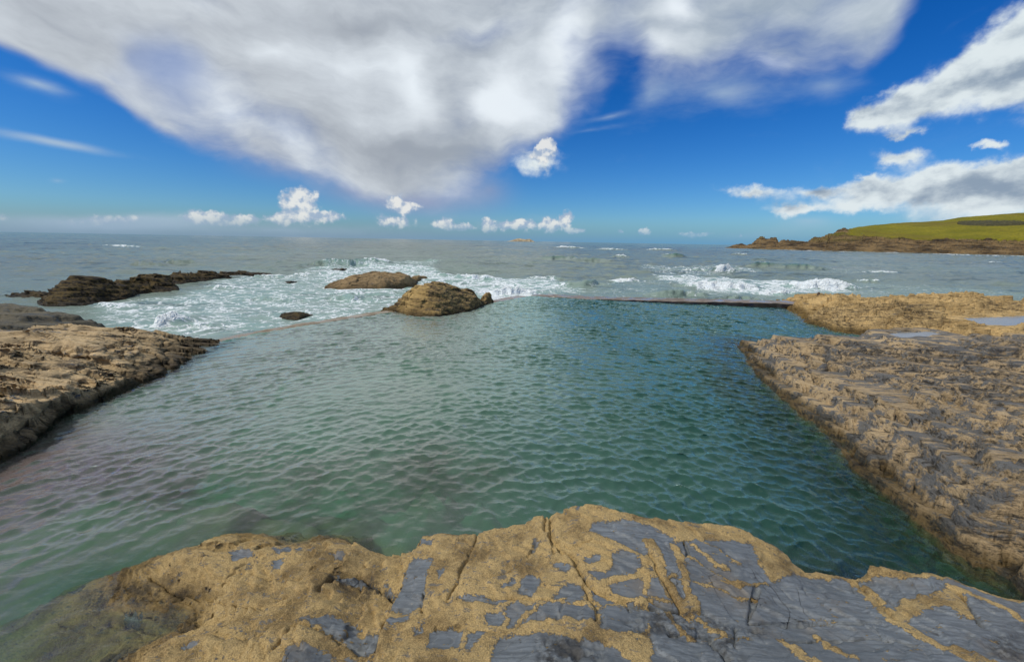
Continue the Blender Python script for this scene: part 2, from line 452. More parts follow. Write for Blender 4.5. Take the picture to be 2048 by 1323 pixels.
strips = {'b': [([(1030, 810), (1150, 795), (1300, 800), (1400, 860), (1520, 910), (1620, 970)], 34), ([(1480, 545), (1600, 500), (1750, 490), (1900, 500)], 16),
                ([(950, 810), (1040, 730)], 18), ([(640, 920), (670, 850), (690, 830)], 12), ([(1480, 285), (1600, 345), (1700, 390), (1730, 440), (1740, 600)], 10),
                ([(720, 1004), (760, 940), (820, 880), (880, 830)], 38), ([(1660, 940), (1710, 960)], 30), ([(1400, 800), (1440, 790), (1445, 700)], 12)],
          'c': [([(0, 310), (60, 440), (130, 560), (200, 650)], 30), ([(130, 320), (180, 420), (200, 530), (240, 640)], 18), ([(230, 300), (300, 350), (360, 410), (430, 435)], 9),
                ([(280, 290), (400, 350), (490, 410)], 4), ([(210, 370), (330, 430), (440, 490), (560, 520)], 5), ([(240, 500), (380, 530), (480, 590), (580, 590)], 5),
                ([(400, 490), (500, 520), (640, 510)], 8), ([(1100, 490), (1180, 530), (1260, 620), (1330, 690), (1380, 730), (1480, 790), (1600, 850), (1750, 900), (1900, 979)], 26),
                ([(1340, 690), (1450, 620), (1580, 600), (1680, 570)], 30), ([(1690, 570), (1720, 670)], 24), ([(1660, 530), (1850, 600), (1960, 650), (2090, 740)], 12),
                ([(720, 820), (800, 870), (890, 959)], 26), ([(920, 800), (1000, 870), (1110, 920)], 14), ([(1240, 445), (1300, 465), (1380, 465)], 16),
                ([(90, 670), (150, 760), (210, 810)], 18), ([(270, 690), (330, 760), (410, 780)], 12), ([(370, 800), (560, 795)], 3), ([(0, 590), (120, 600)], 8)],
          'a': [([(1530, 930), (1620, 963)], 10), ([(1690, 880), (1740, 830)], 14)]}
cracks = {'b': [([(1130, 200), (1180, 270), (1230, 340), (1300, 380), (1340, 460), (1400, 540), (1480, 600), (1560, 640), (1700, 680), (1800, 700)], 11, .035),
                ([(800, 230), (740, 300), (700, 380), (650, 470), (620, 560), (580, 640)], 5, .018), ([(1370, 540), (1400, 620), (1450, 690), (1440, 780)], 6, .02),
                ([(1600, 640), (1640, 700)], 6, .02), ([(500, 800), (850, 830)], 5, .012), ([(1130, 170), (1140, 240)], 10, .03), ([(1100, 300), (1050, 380)], 4, .012),
                ([(1000, 440), (830, 520)], 4, .01), ([(430, 590), (420, 690)], 6, .02), ([(1220, 300), (1300, 340), (1420, 300)], 5, .012), ([(1180, 300), (1190, 370)], 4, .015),
                ([(1250, 680), (1200, 780)], 3, .008), ([(630, 640), (1000, 640), (1370, 660)], 5, .012), ([(400, 290), (340, 400), (290, 550), (230, 690), (160, 870)], 7, .03),
                ([(1750, 380), (1820, 500), (1900, 620), (1980, 760)], 8, .02), ([(1950, 310), (1980, 380)], 3, .012)],
          'c': [([(590, 530), (570, 600), (540, 700)], 4, .018), ([(540, 715), (700, 720), (900, 715), (1250, 710)], 4, .02), ([(1250, 570), (1340, 620), (1400, 640)], 5, .025),
                ([(190, 290), (215, 360)], 4, .015), ([(1700, 560), (1760, 640), (1830, 740)], 6, .03), ([(470, 740), (460, 860)], 4, .02), ([(1150, 500), (1250, 600), (1340, 700)], 5, .02),
                ([(0, 600), (120, 660), (300, 660)], 6, .025), ([(700, 810), (1200, 800), (1500, 850)], 4, .015), ([(100, 800), (330, 790), (560, 800)], 5, .02), ([(1110, 500), (1130, 560)], 4, .01),
                ([(830, 500), (860, 560)], 6, .006), ([(700, 520), (780, 590)], 3, .006), ([(340, 800), (420, 930)], 12, .03), ([(1230, 740), (1290, 820)], 2, .008)],
          'a': [([(690, 575), (760, 610), (840, 635), (1005, 650)], 6, .03), ([(790, 670), (840, 635)], 5, .02), ([(1005, 650), (1010, 600), (1120, 500)], 4, .012), ([(1330, 830), (1500, 840), (1650, 870)], 6, .02),
                ([(1220, 950), (1320, 850)], 5, .015), ([(940, 840), (1100, 870), (1200, 850)], 4, .015), ([(1000, 690), (1180, 700), (1350, 690)], 5, .015), ([(1450, 640), (1520, 570), (1640, 560), (1800, 620)], 8, .04),
                ([(500, 760), (700, 780), (870, 800), (960, 740)], 8, .03), ([(420, 960), (560, 850), (760, 800)], 8, .03), ([(1150, 560), (1350, 560), (1560, 540)], 4, .012)]}
dark_z = {'b': [[(1080, 860), (1300, 880), (1500, 930), (1450, 1050), (1100, 1050)], [(1600, 770), (1740, 740), (1760, 860), (1640, 910), (1600, 850)], [(1850, 740), (2100, 740), (2100, 900), (1900, 870)]],
          'c': [[(0, 640), (250, 650), (560, 740), (430, 800), (100, 800), (0, 780)], [(1860, 800), (2000, 780), (2060, 940), (1880, 940)], [(350, 810), (450, 800), (500, 940), (360, 940)], [(470, 740), (640, 730), (600, 800)]],
          'a': [[(1510, 545), (1680, 560), (1830, 600), (1820, 630), (1500, 610)], [(640, 780), (860, 800), (960, 740), (930, 700), (700, 740)], [(440, 960), (560, 860), (700, 830), (560, 960)], [(340, 640), (800, 580), (860, 620), (700, 700), (400, 720)]]}

crust = np.ones_like(X); stain_shade = np.zeros_like(X)
wx = fbm(X * 9, Y * 9, 5, 91, 0.65) * 0.035; wy = fbm(X * 9, Y * 9, 5, 57, 0.65) * 0.035
Xw, Yw = X + wx, Y + wy
def region(P, pad):
    P = np.array(P); i0, i1 = np.searchsorted(gy, [P[:, 1].min() - pad, P[:, 1].max() + pad]); j0, j1 = np.searchsorted(gx, [P[:, 0].min() - pad, P[:, 0].max() + pad])
    return slice(i0, max(i1, i0 + 1)), slice(j0, max(j1, j0 + 1))
for tg in ('c', 'b', 'a'):
    for poly in slates[tg]:
        P = onrock(zc(tg)(poly)); r = region(P, .12)
        s = poly_sd(P, Xw[r], Yw[r])
        crust[r] = np.minimum(crust[r], sstep(-.028, .022, s))
strip_m = np.zeros_like(X)
for tg, L in strips.items():
    for line, wd in L:
        px = zc(tg)(line); P = onrock(px); r = region(P, .2)
        mid = wp(px[0][0], px[0][1], .45); pxm = np.linalg.norm(mid - CAM) / F / {'a': 2.2756, 'b': 2.926, 'c': 2.738}[tg]
        d = line_d(P, Xw[r], Yw[r]) - wd * pxm * (1.0 + 0.6 * fbm(X[r] * 7, Y[r] * 7, 3, 5))
        strip_m[r] = np.maximum(strip_m[r], sstep(.018, -.012, d))
crust = np.maximum(crust, strip_m)
for tg, L in dark_z.items():
    for poly in L:
        P = onrock(zc(tg)(poly)); r = region(P, .15)
        stain_shade[r] = np.maximum(stain_shade[r], sstep(.05, -.04, poly_sd(P, Xw[r], Yw[r])))
# relief: bedding, joints, crust thickness
rough_left = sstep(-.35, -.8, X + (Y - 2) * .2)
h += fbm(X * 1.4, Y * 1.4, 4, 21, .42) * (0.05 + .06 * rough_left)
rr = ridged(X * 3.2 + .3 * Y, Y * 5.0, 5, 23, .55)
rr = ridged(X * 2.2 + .9 * Y, Y * 4.0 - X * .8, 4, 23, .45)
h += (rr - .55) * .045 * rough_left
jx = terr(X * .9 + Y * .35 + fbm(X * 1.5, Y * 1.5, 3, 4) * .25, .42, .93)
st = terr(h + X * .25 + Y * .18 + fbm(X * 1.3, Y * 2.6, 4, 8) * .1, .045, .8)
h += st * .8 * (0.55 + .45 * rough_left)
h += stain_shade * (ridged(X * 10, Y * 18, 4, 66, .6) - .6) * .028
h += fbm(X * 22, Y * 34, 4, 77, .6) * .004
wcr = fbm(X * 6, Y * 6, 4, 33, .6) * .03
for tg, L in cracks.items():
    for line, wd, dp in L:
        px = zc(tg)(line); P = onrock(px); r = region(P, .15)
        mid = wp(px[0][0], px[0][1], .45); pxm = np.linalg.norm(mid - CAM) / F / {'a': 2.2756, 'b': 2.926, 'c': 2.738}[tg]
        d = line_d(P, X[r] + wcr[r], Y[r] + wcr[r] * .7)
        h[r] -= dp * 1.7 * np.exp(-(d / (wd * pxm * .8 + .004)) ** 2)
h += crust * (.008 + .004 * fbm(X * 60, Y * 60, 2, 3)) * (1 - .3 * stain_shade)
# slab block left of the grey strip is lower
P = onrock(zc('b')([(400, 285), (340, 400), (290, 550), (230, 690), (180, 840), (150, 980)]))
d = line_d(P, X, Y); side = (X < np.interp(Y, [p[1] for p in P][::-1], [p[0] for p in P][::-1]))
h -= np.where(side & (sd < .05), .085 * sstep(0, .02, d) * sstep(.55, .05, d) * sstep(.2, 1.2, Y), 0)

M_fg = rock_mat('crusted_slate', tan=(0.40, 0.285, 0.125), tan2=(0.25, 0.17, 0.072), grey=(0.145, 0.16, 0.172), use_attr=True, wet=(-0.02, 0.12), bump=0.010, wet_shade_col=.5)
add_rock('foreground_rock', X, Y, h, M_fg, seed=12, pushamp=.03, cut=-2.3, attrs={'crust': crust, 'stain_shade': stain_shade}, label='slate slab in the foreground with ochre crust, grey bare patches and cracks', cat='rock')
print('fg', time.time() - T0)

# ================================================================== RIGHT NEAR ROCK
def build(name, rim_px, ctrl_px, gxs, gys, mat, seed, slope=3.0, edge=(0.08, 1.5), extra_rim=(), extra_ctrl=(), strat=None, bumps=(), rough=(.08, 2.0), ridge=(.08, 1.5, 2.5),
          stains=(), floor=-2.4, cut=-2.0, pushamp=.06, pushsc=(3, 3, 12), pre=None, streak=None, saw=None, groove=.4, grow=0.0, **kw):  # stains: dark areas, some of them painted shade
    rim = [tuple(wp(*p)) if len(p) == 3 else tuple(p[1:]) for p in rim_px] + list(extra_rim)
    ctrl = [tuple(wp(*p)) if len(p) == 3 else tuple(p[1:]) for p in ctrl_px] + list(extra_ctrl)
    X, Y = np.meshgrid(axis(gxs), axis(gys))
    h, sd = heights(X, Y, rim, ctrl, slope=slope, edge_noise=edge[0], edge_scale=edge[1], seed=seed, floor=floor, grow=grow)
    if pre: h = pre(X, Y, h)
    h = h + fbm(X * rough[1], Y * rough[1], 6, seed + 1, .55) * rough[0]
    h = h + (ridged(X * ridge[1], Y * ridge[2], 5, seed + 2, .58) - .6) * ridge[0]
    if streak:
        a_ = R(streak[0]); u_ = X * math.cos(a_) + Y * math.sin(a_); v_ = -X * math.sin(a_) + Y * math.cos(a_)
        u_ = u_ + fbm(X * .8, Y * .8, 3, 71) * .8; v_ = v_ + fbm(X * .8, Y * .8, 3, 72) * .5
        h = h + (ridged(u_ * streak[2][0], v_ * streak[2][1], 6, seed + 4, .6) - .6) * streak[1]
    if saw:
        a_ = R(saw[0])
        for k_, (sp_, hh_) in enumerate(saw[1]):
            wob = fbm(X * .35 / sp_ ** .5, Y * .35 / sp_ ** .5, 4, seed + 40 + k_) * sp_ * 1.3
            v_ = (X * math.sin(a_) - Y * math.cos(a_) + wob) / sp_
            v_ = v_ + .45 * pnoise((X * math.cos(a_) + Y * math.sin(a_)) / sp_ * .16, np.floor(v_) * 7.3, seed + 60)
            f_ = v_ - np.floor(v_)
            prof_ = np.where(f_ < .88, f_ / .88, (1 - f_) / .12)
            gw = .045 / max(sp_ / .5, .6)
            h = h - groove * hh_ * np.exp(-((f_ - .97) / gw) ** 2) * sstep(-.35, .15, fbm(X * .7, Y * .7, 3, seed + 70 + k_))
            h = h + (prof_ - .5) * hh_ * (.55 + .9 * sstep(-.3, .4, fbm(X * .8, Y * .8, 3, seed + 50 + k_)))
    if strat: h = strata(X, Y, h, seed=seed + 3, **strat)
    h = h + fbm(X * rough[1] * 9, Y * rough[1] * 12, 4, seed + 8, .6) * rough[0] * .16
    for (p, r, dz) in bumps:
        q = wp(*p); h = h + dz * np.exp(-(((X - q[0]) / r[0]) ** 2 + ((Y - q[1]) / r[1]) ** 2))
    kw2 = dict(kw); fl = kw2.pop('flat', None)
    if fl:
        for (poly, zf) in fl:
            s = poly_sd([wp(px, py, zf) for px, py in poly], X, Y) + fbm(X * 2.5, Y * 2.5, 4, 5) * .12
            k2 = sstep(.7, .35, s); h = h * (1 - k2) + np.maximum(h, zf + .03 + .03 * fbm(X * 3, Y * 3, 3, 6)) * k2
            k = sstep(.12, -.05, s); h = h * (1 - k) + (zf - .05 + .02 * fbm(X * 4, Y * 4, 3, 2)) * k
    at = {}
    if stains:
        sm = np.zeros_like(X)
        for poly, zf, am in stains:
            s = poly_sd([wp(a, b, zf) for a, b in poly], X, Y) + fbm(X * 1.6, Y * 1.6, 4, 61) * .45
            sm = np.maximum(sm, am * sstep(.15, -.15, s))
        at['stain_shade'] = sm
    return add_rock(name, X, Y, h, mat, seed=seed, pushamp=pushamp, pushsc=pushsc, cut=cut, attrs=at, **kw2)

M_right = rock_mat('tan_slate', tan=(0.37, 0.272, 0.152), tan2=(0.17, 0.125, 0.07), grey=(0.12, 0.118, 0.112), grey_amt=.9, dark_amt=.66,
                   strat_rot=(0.05, 0.1, -1.45), strat=(.4, 4.5, 8), bump=.03, wet=(.04, .26), wet_shade_col=.28)
M_rback = rock_mat('tan_slate_layers', tan=(0.50, 0.345, 0.15), tan2=(0.25, 0.165, 0.065), grey=(0.16, 0.15, 0.13), grey_amt=.2, dark_amt=.52,
                   strat_rot=(0.15, 0.25, -0.2), strat=(.7, 3.5, 12), bump=.05, wet=(.05, .3), sc=.8, wet_shade_col=.35)
rn_rim = [(1474, 683, .06), (1500, 672, .2), (1530, 670, .38), (1600, 667, .45), (1700, 666, .5), (1850, 672, .5), (2048, 660, .6), (2300, 690, .8), ('w', 12.5, 4.0, .9), ('w', 11, .4, 1.0), ('w', 4.6, .4, .6),
          (2300, 1290, .1), (2048, 1125, .12), (1951, 1085, .15), (1908, 1063, .15), (1859, 1028, .14), (1811, 990, .13), (1767, 955, .12), (1714, 921, .12), (1690, 888, .1), (1642, 842, .1), (1593, 806, .1),
          (1560, 780, .1), (1530, 755, .08), (1504, 728, .08), (1488, 702, .06)]
rn_ctrl = [(1560, 690, .42), (1570, 740, .3), (1620, 760, .35), (1700, 720, .5), (1700, 800, .42), (1760, 770, .5), (1850, 720, .5), (1800, 850, .5), (1900, 780, .55), (1900, 900, .55), (1980, 1000, .5),
           (2048, 720, .6), (2048, 850, .68), (2048, 950, .7), (2150, 1000, .8), (1860, 940, .4), (1950, 1040, .38)]
def holes(X, Y, h):
    # eroded gullies behind the near ridge
    for P, w_, d_ in (([(1640, 700), (1720, 722), (1800, 735), (1880, 755), (1960, 790), (2060, 800)], .16, .30), ([(1830, 745), (1880, 762), (1930, 772)], .15, .42),
                      ([(1690, 810), (1760, 860), (1830, 905), (1900, 960)], .05, .09), ([(1660, 760), (1740, 790), (1850, 850), (2048, 930)], .05, .10), ([(1980, 910), (2060, 930)], .08, .14),
                      ([(1640, 745), (1600, 700), (1570, 680)], .05, .1), ([(1960, 1010), (1965, 1060)], .04, .1), ([(1860, 700), (1960, 715), (2060, 705)], .12, .14)):
        Q = [wp(a, b, .5)[:2] for a, b in P]
        d = line_d(Q, X + fbm(X * 3, Y * 3, 4, 9) * .15, Y + fbm(X * 3, Y * 3, 4, 19) * .15)
        h = h - 1.5 * d_ * np.exp(-(d / w_) ** 2) * (1 + fbm(X * 5, Y * 5, 3, 29))
    return h
build('right_rock_outcrop', rn_rim, rn_ctrl, [(1.6, 6.5, .013), (6.5, 13, .05)], [(.3, 1.4, .04), (1.4, 11.5, .0155)], M_right, 31, slope=2.6, edge=(.10, 2.2), pre=holes,
      strat=dict(dip=(.10, .06), t=(.15, .05), amt=(.8, .8), warp=.10, ws=.5, notch=.45), rough=(.04, 1.0), ridge=(.01, 1.1, 1.8), pushamp=.01, streak=(82, .16, (.3, 1.7)),
      flat=[([(1775, 666), (1860, 663), (1885, 668), (1800, 675)], .5)],
      stains=[([(1640, 692), (1700, 680), (1850, 690), (2100, 680), (2100, 810), (1960, 795), (1880, 772), (1800, 742), (1700, 725)], .55, .9), ([(1690, 830), (1750, 860), (1800, 900), (1760, 900)], .45, .6), ([(1950, 1000), (2100, 960), (2100, 1100), (1980, 1070)], .5, .6), ([(1850, 880), (1950, 900), (1960, 930), (1880, 910)], .5, .5)],
      label='broad weathered tan rock sloping into the pool on the right, riddled with dark gullies', cat='rock')
print('rn', time.time() - T0)

# ================================================================== RIGHT FAR ROCK
rf_rim = [(1505, 601, .1), (1560, 594, .25), (1590, 589, .42), (1680, 586, .6), (1780, 590, .62), (1830, 586, .62), (1950, 585, .62), (2048, 598, .7), (2300, 605, .7), ('w', 19, 8.5, .7), (2300, 680, .7), (2048, 668, .6), (1880, 674, .4),
          (1765, 668, .1), (1700, 663, .05), (1650, 653, .04), (1605, 638, .04), (1580, 620, .05), (1570, 606, .1)]
rf_ctrl = [(1620, 600, .45), (1640, 622, .42), (1700, 612, .55), (1700, 640, .4), (1780, 612, .62), (1790, 640, .5), (1850, 618, .8), (1855, 640, .62), (1900, 640, .5), (1960, 610, .6), (2000, 640, .55), (1800, 655, .42), (2048, 620, .65)]
build('right_far_rock', rf_rim, rf_ctrl, [(7.5, 24, .03)], [(7.5, 21, .03)], M_rback, 41, slope=1.8, edge=(.18, 1.0),
      strat=dict(dip=(.10, .40), t=(.18, .07), amt=(.8, .8), warp=.16, ws=.6), rough=(.12, .9), ridge=(.04, .6, 1.2), streak=(8, .14, (.35, 1.4)), saw=(10, [(.9, .16), (.3, .06)]), groove=.7, pushamp=.05, pushsc=(2, 2, 8),
      stains=[([(1600, 612), (1700, 614), (1800, 622), (1870, 628), (1860, 650), (1760, 668), (1640, 655), (1580, 622)], .45, .7), ([(1960, 600), (2060, 605), (2060, 622), (1980, 618)], .6, .6)],  # first area: shade on the left-hand faces painted in dark
      bumps=[((1850, 622, .6), (.7, .5), .3), ((1640, 600, .5), (.7, .6), .12)], flat=[([(1930, 636), (2060, 630), (2200, 640), (2060, 652), (1960, 650)], .5)],
      label='layered golden rock shelf beyond the inlet at the right end of the pool wall', cat='rock')

# ================================================================== LEFT ROCKS
M_left = rock_mat('pale_slate', tan=(0.45, 0.33, 0.18), tan2=(0.24, 0.18, 0.10), grey=(0.10, 0.115, 0.13), grey_amt=.38, dark_amt=.34, strat_rot=(0.1, 0.1, 0.12), strat=(.45, 4.5, 14), bump=.03,
                  wet=(.03, .34), wet_shade_col=.14)  # wet band deepened to paint the shade on the overhung front face
M_ledge = rock_mat('dark_slate', tan=(0.12, 0.105, 0.07), tan2=(0.06, 0.056, 0.045), grey=(0.06, 0.07, 0.075), grey_amt=.6, dark_amt=.45, strat_rot=(0.15, 0.2, 0.2), strat=(.7, 4, 12), bump=.04, wet=(-.1, .2), wet_shade_col=.4)
lf_rim = [(0, 822, .5), (38, 801, .46), (83, 784, .42), (180, 766, .3), (250, 752, .2), (300, 742, .12), (332, 736, .08), (352, 724, .05), (390, 708, .03), (434, 687, .02), (432, 678, .03), (400, 672, .06), (335, 668, .25), (322, 660, .38),
          (200, 655, .52), (140, 652, .6), (60, 653, .66), (0, 660, .66), (-250, 670, .7), ('w', -13, 3.5, .8), ('w', -9, 1.5, .8), (-250, 900, .55)]
lf_ctrl = [(60, 700, .62), (150, 690, .56), (250, 690, .44), (150, 740, .42), (40, 750, .56), (300, 700, .3), (260, 725, .26), (345, 695, .14), (400, 685, .06), (-100, 760, .65)]
def lfpre(X, Y, h):
    for P, w_, d_ in (([(110, 700), (135, 708), (160, 702)], .16, .16), ([(190, 690), (225, 695), (260, 683)], .07, .09), ([(320, 660), (328, 700), (334, 730)], .05, .12), ([(150, 725), (230, 712), (280, 712)], .05, .08),
                      ([(350, 680), (365, 700), (350, 715)], .05, .1), ([(370, 690), (400, 700)], .04, .08)):
        Q = [wp(a, b, .5)[:2] for a, b in P]
        d = line_d(Q, X + fbm(X * 3, Y * 3, 4, 9) * .12, Y + fbm(X * 3, Y * 3, 4, 19) * .12)
        h = h - d_ * np.exp(-(d / w_) ** 2)
    return h
build('left_rock_shelf', lf_rim, lf_ctrl, [(-13.5, -9, .05), (-9, -4.0, .016)], [(1.5, 4, .03), (4, 11.5, .018)], M_left, 51, slope=5.5, grow=.08, edge=(.07, 2.0), pre=lfpre,
      saw=(12, [(.9, .12), (.3, .05), (.1, .016)]),
      strat=dict(dip=(.10, .30), t=(.15, .04), amt=(.3, .5), warp=.26, ws=.42), rough=(.06, .8), ridge=(.02, .7, 2.6), pushamp=.17, pushsc=(1.5, 3, 9),
      stains=[([(105, 700), (160, 697), (168, 712), (115, 720)], .56, .95), ([(175, 690), (255, 672), (262, 690), (200, 702)], .5, .6), ([(0, 735), (40, 730), (60, 745), (0, 760)], .56, .6)],
      label='pale tan layered rock shelf jutting into the pool from the left edge', cat='rock')
ld_rim = [(-200, 645, .5), (0, 650, .5), (60, 652, .45), (150, 655, .35), (200, 655, .2), (198, 642, .25), (165, 628, .5), (100, 617, .62), (40, 607, .7), (0, 603, .75), (-200, 600, .8), ('w', -22, 9, .8), ('w', -16, 7, .8)]
build('left_dark_ledge', ld_rim, [(60, 630, .62), (120, 638, .45), (0, 625, .66)], [(-26, -6.5, .035)], [(7, 18.5, .035)], M_ledge, 61, slope=2.2, edge=(.15, 1.2),
      strat=dict(dip=(.05, .1), t=(.13, .05), amt=(.85, .8), warp=.12, ws=.7), rough=(.08, 1), ridge=(.1, .8, 1.6), pushamp=.08, label='dark grey rock ledge behind the pale shelf on the left', cat='rock', water=False)
M_reef = rock_mat('weedy_rock', tan=(0.10, 0.068, 0.022), tan2=(0.022, 0.015, 0.008), grey=(0.05, 0.04, 0.03), grey_amt=.1, dark_amt=.85, strat_rot=(0.1, 0.2, 0.25), strat=(1.2, 3.5, 6), bump=.09, wet=(-.3, .1), sc=.8, dark=(.012, .01, .008))
SL = -0.25
def silhouette(name, base, crest, mat, seed, gx, gy, depth=1.3, **kw):
    rim = [tuple(wp(*p)) for p in base]
    bx = [p[0] for p in base]; bd = [math.hypot(*wp(*p)[:2]) for p in base]
    cr, mid, back = [], [], []
    for px, py, off in crest:      # off: how far the ridge stands behind the near waterline
        d0 = float(np.interp(px, bx, bd)); q = at_dist(px, py, d0 + off); cr.append(('w', *q))
        b0 = at_dist(px, py, d0); zb = base[0][2]
        if q[2] - zb > .15:
            f = d0 + off * .4; mid.append(('w', b0[0] * f / d0, b0[1] * f / d0, zb + (q[2] - zb) * .72))
        k = (d0 + off + depth) / d0; back.append((b0[0] * k, b0[1] * k, SL - .15))
    back = back[::-1]; print(name, [round(float(c[3]), 2) for c in cr])
    crest = cr + mid
    A = np.array(rim + back); st = gx[0][2]; mg = 1.0
    gx = [(A[:, 0].min() - mg, A[:, 0].max() + mg, st)]; gy = [(A[:, 1].min() - mg, A[:, 1].max() + mg, st)]
    return build(name, [('w', *p) for p in rim + back], crest, gx, gy, mat, seed, water=False, **kw)
reef_base = [(22, 592, SL), (60, 596, SL), (93, 603, SL), (118, 612, SL), (180, 607, SL), (240, 600, SL), (255, 590, SL), (300, 585, SL), (345, 584, SL), (320, 575, SL), (385, 566, SL), (410, 561, SL), (470, 553, SL), (538, 548, SL)]
reef_crest = [(30, 582, .5), (70, 571, .9), (120, 554, 1.7), (160, 549, 2.0), (240, 543, 2.1), (280, 543, 1.8), (330, 543, 1.7), (375, 538, 1.7), (410, 536, 1.6), (470, 537, 1.4), (510, 543, .8), (530, 547, .4)]
silhouette('weedy_reef', reef_base, reef_crest, M_reef, 71, [(-26, -9, .045)], [(14, 32, .045)], depth=2.0, slope=2.2, edge=(.10, .8), grow=.25,
           strat=dict(dip=(.08, .1), t=(.18, .07), amt=(.8, .8), warp=.2, ws=.5), rough=(.16, .7), ridge=(.25, .6, 1.1), pushamp=.2, pushsc=(2, 2, 6), cut=-1.2,
           label='long low reef covered in dark brown seaweed out in the surf on the left', cat='reef')
M_mid = rock_mat('brown_rock', tan=(0.30, 0.205, 0.10), tan2=(0.16, 0.11, 0.055), grey=(0.13, 0.12, 0.11), grey_amt=.25, dark_amt=.42, strat_rot=(0.1, 0.25, 0.2), strat=(1.0, 3.5, 9), bump=.06, sc=.9, wet=(-.3, .12), wet_shade_col=.4)
silhouette('surf_boulder', [(650, 575, SL), (670, 578, SL), (710, 578, SL), (760, 577, SL), (800, 572, SL), (835, 563, SL), (853, 556, SL)],
           [(655, 571, .3), (690, 556, 1.0), (720, 548, 1.3), (757, 541, 1.5), (800, 544, 1.3), (830, 548, 1.0), (850, 551, .4)], M_mid, 81, [(-12, -2, .03)], [(19, 29, .03)], depth=1.6,
           slope=1.6, edge=(.12, 1.2), strat=dict(dip=(.25, .1), t=(.14, .05), amt=(.2, .4), warp=.2, ws=.6), saw=(14, [(.9, .12), (.3, .05)]), rough=(.06, 1), ridge=(.07, .7, 1.4), pushamp=.08, cut=-1.2,
           label='low rounded brown boulder standing in the white surf beyond the pool', cat='rock')
M_gold = rock_mat('golden_rock', tan=(0.40, 0.27, 0.10), tan2=(0.17, 0.11, 0.045), grey=(0.09, 0.08, 0.06), grey_amt=.2, dark_amt=.55, strat_rot=(0.1, 0.3, 0.35), strat=(1.0, 3.0, 9), bump=.05, sc=1.0, wet=(-.02, .28), wet_shade_col=.3)
silhouette('pool_side_boulder', [(762, 618, 0), (790, 624, 0), (830, 632, 0), (870, 634, 0), (930, 624, 0), (970, 610, 0), (985, 601, 0)],
           [(770, 612, .2), (800, 594, .5), (815, 580, .8), (832, 573, 1.0), (868, 562, 1.3), (900, 566, 1.2), (940, 574, .9), (972, 584, .5), (983, 594, .2)], M_gold, 95, [(-6.5, 0.8, .018)], [(11.5, 19.5, .02)], depth=.9,
           slope=2.6, edge=(.10, 1.6), stains=[([(850, 596), (900, 588), (960, 592), (990, 600), (975, 615), (930, 628), (870, 636), (860, 612)], .25, .9), ([(770, 606), (800, 600), (800, 620), (765, 622)], .2, .7)],  # first area: shade under the lower right overhang painted in dark
           strat=dict(dip=(.38, .22), t=(.20, .06), amt=(.3, .45), warp=.25, ws=.6), saw=(25, [(.8, .10), (.28, .05)]), rough=(.05, 1.0), ridge=(.05, .8, 1.6), pushamp=.12, pushsc=(2, 2, 7), cut=-1.8,
           label='golden brown craggy boulder at the far edge of the pool between the two walls', cat='rock')
silhouette('low_weedy_rock', [(560, 634, SL), (590, 641, SL), (622, 634, SL), (636, 625, SL)], [(566, 621, .3), (600, 619, .45), (634, 621, .1)], M_reef, 103, [(-9, -5.5, .02)], [(12, 17, .02)], depth=.5,
           slope=1.6, edge=(.08, 2), rough=(.05, 2), ridge=(.08, 2, 3), pushamp=.06, cut=-1.2, label='small dark weedy rock in the foam just outside the left pool wall', cat='rock')
silhouette('half_awash_rock', [(660, 540, SL), (683, 542, SL), (703, 539, SL)], [(668, 536, .3), (684, 534, .5), (700, 536, .3)], M_reef, 113, [(-17, -10, .04)], [(30, 38, .04)], depth=.8,
           slope=1.6, edge=(.1, 1), rough=(.06, 1), ridge=(.1, 1, 2), cut=-1.2, pushamp=.06, label='tiny dark rock awash behind the rounded surf boulder', cat='rock')
silhouette('red_awash_rock', [(565, 562, SL), (580, 564.5, SL), (597, 562, SL)], [(568, 561, .1), (582, 559.5, .2), (594, 561, .1)], M_reef, 123, [(-17, -10, .03)], [(22, 28, .03)], depth=.5,
           slope=1.6, edge=(.1, 1), rough=(.05, 1), ridge=(.06, 1, 2), cut=-1.2, pushamp=.06, label='thin sliver of rock showing in the foam between reef and rounded boulder', cat='rock')
# short weathered post on the far shelf
q = wp(1637, 588, .55)
rx_, ry_, rh_ = [r for r in ROCKS if abs(r[0][0] - 7.5) < .01][0]
q[2] = rh_[int(np.clip(np.searchsorted(ry_, q[1]), 0, len(ry_) - 1)), int(np.clip(np.searchsorted(rx_, q[0]), 0, len(rx_) - 1))] - .02
th = np.linspace(0, 2 * np.pi, 17); zz = np.array([-.35, 0, .12, .22, .23, .235]); rr0 = np.array([.05, .05, .046, .045, .03, .0])
TH, ZZp = np.meshgrid(th, zz); RRp = np.repeat(rr0[:, None], 17, 1) * (1 + .08 * np.sin(TH * 5 + ZZp * 20))
mt, nt, out = mat_new('rusty_iron')
bs = nt.new('ShaderNodeBsdfPrincipled'); nt.put(bs.inputs['Base Color'], nt.mix(nt.noise(nt.new('ShaderNodeTexCoord').outputs['Object'], 30, 4), (.03, .025, .02), (.10, .06, .035))); bs.inputs['Roughness'].default_value = .8
nt.l.new(bs.outputs[0], out.inputs[0])
grid_obj('post', q[0] + RRp * np.cos(TH), q[1] + RRp * np.sin(TH), q[2] + ZZp, mt, label='tiny dark post stump standing on top of the golden far shelf', cat='post', origin=tuple(q))
print('rocks', time.time() - T0)

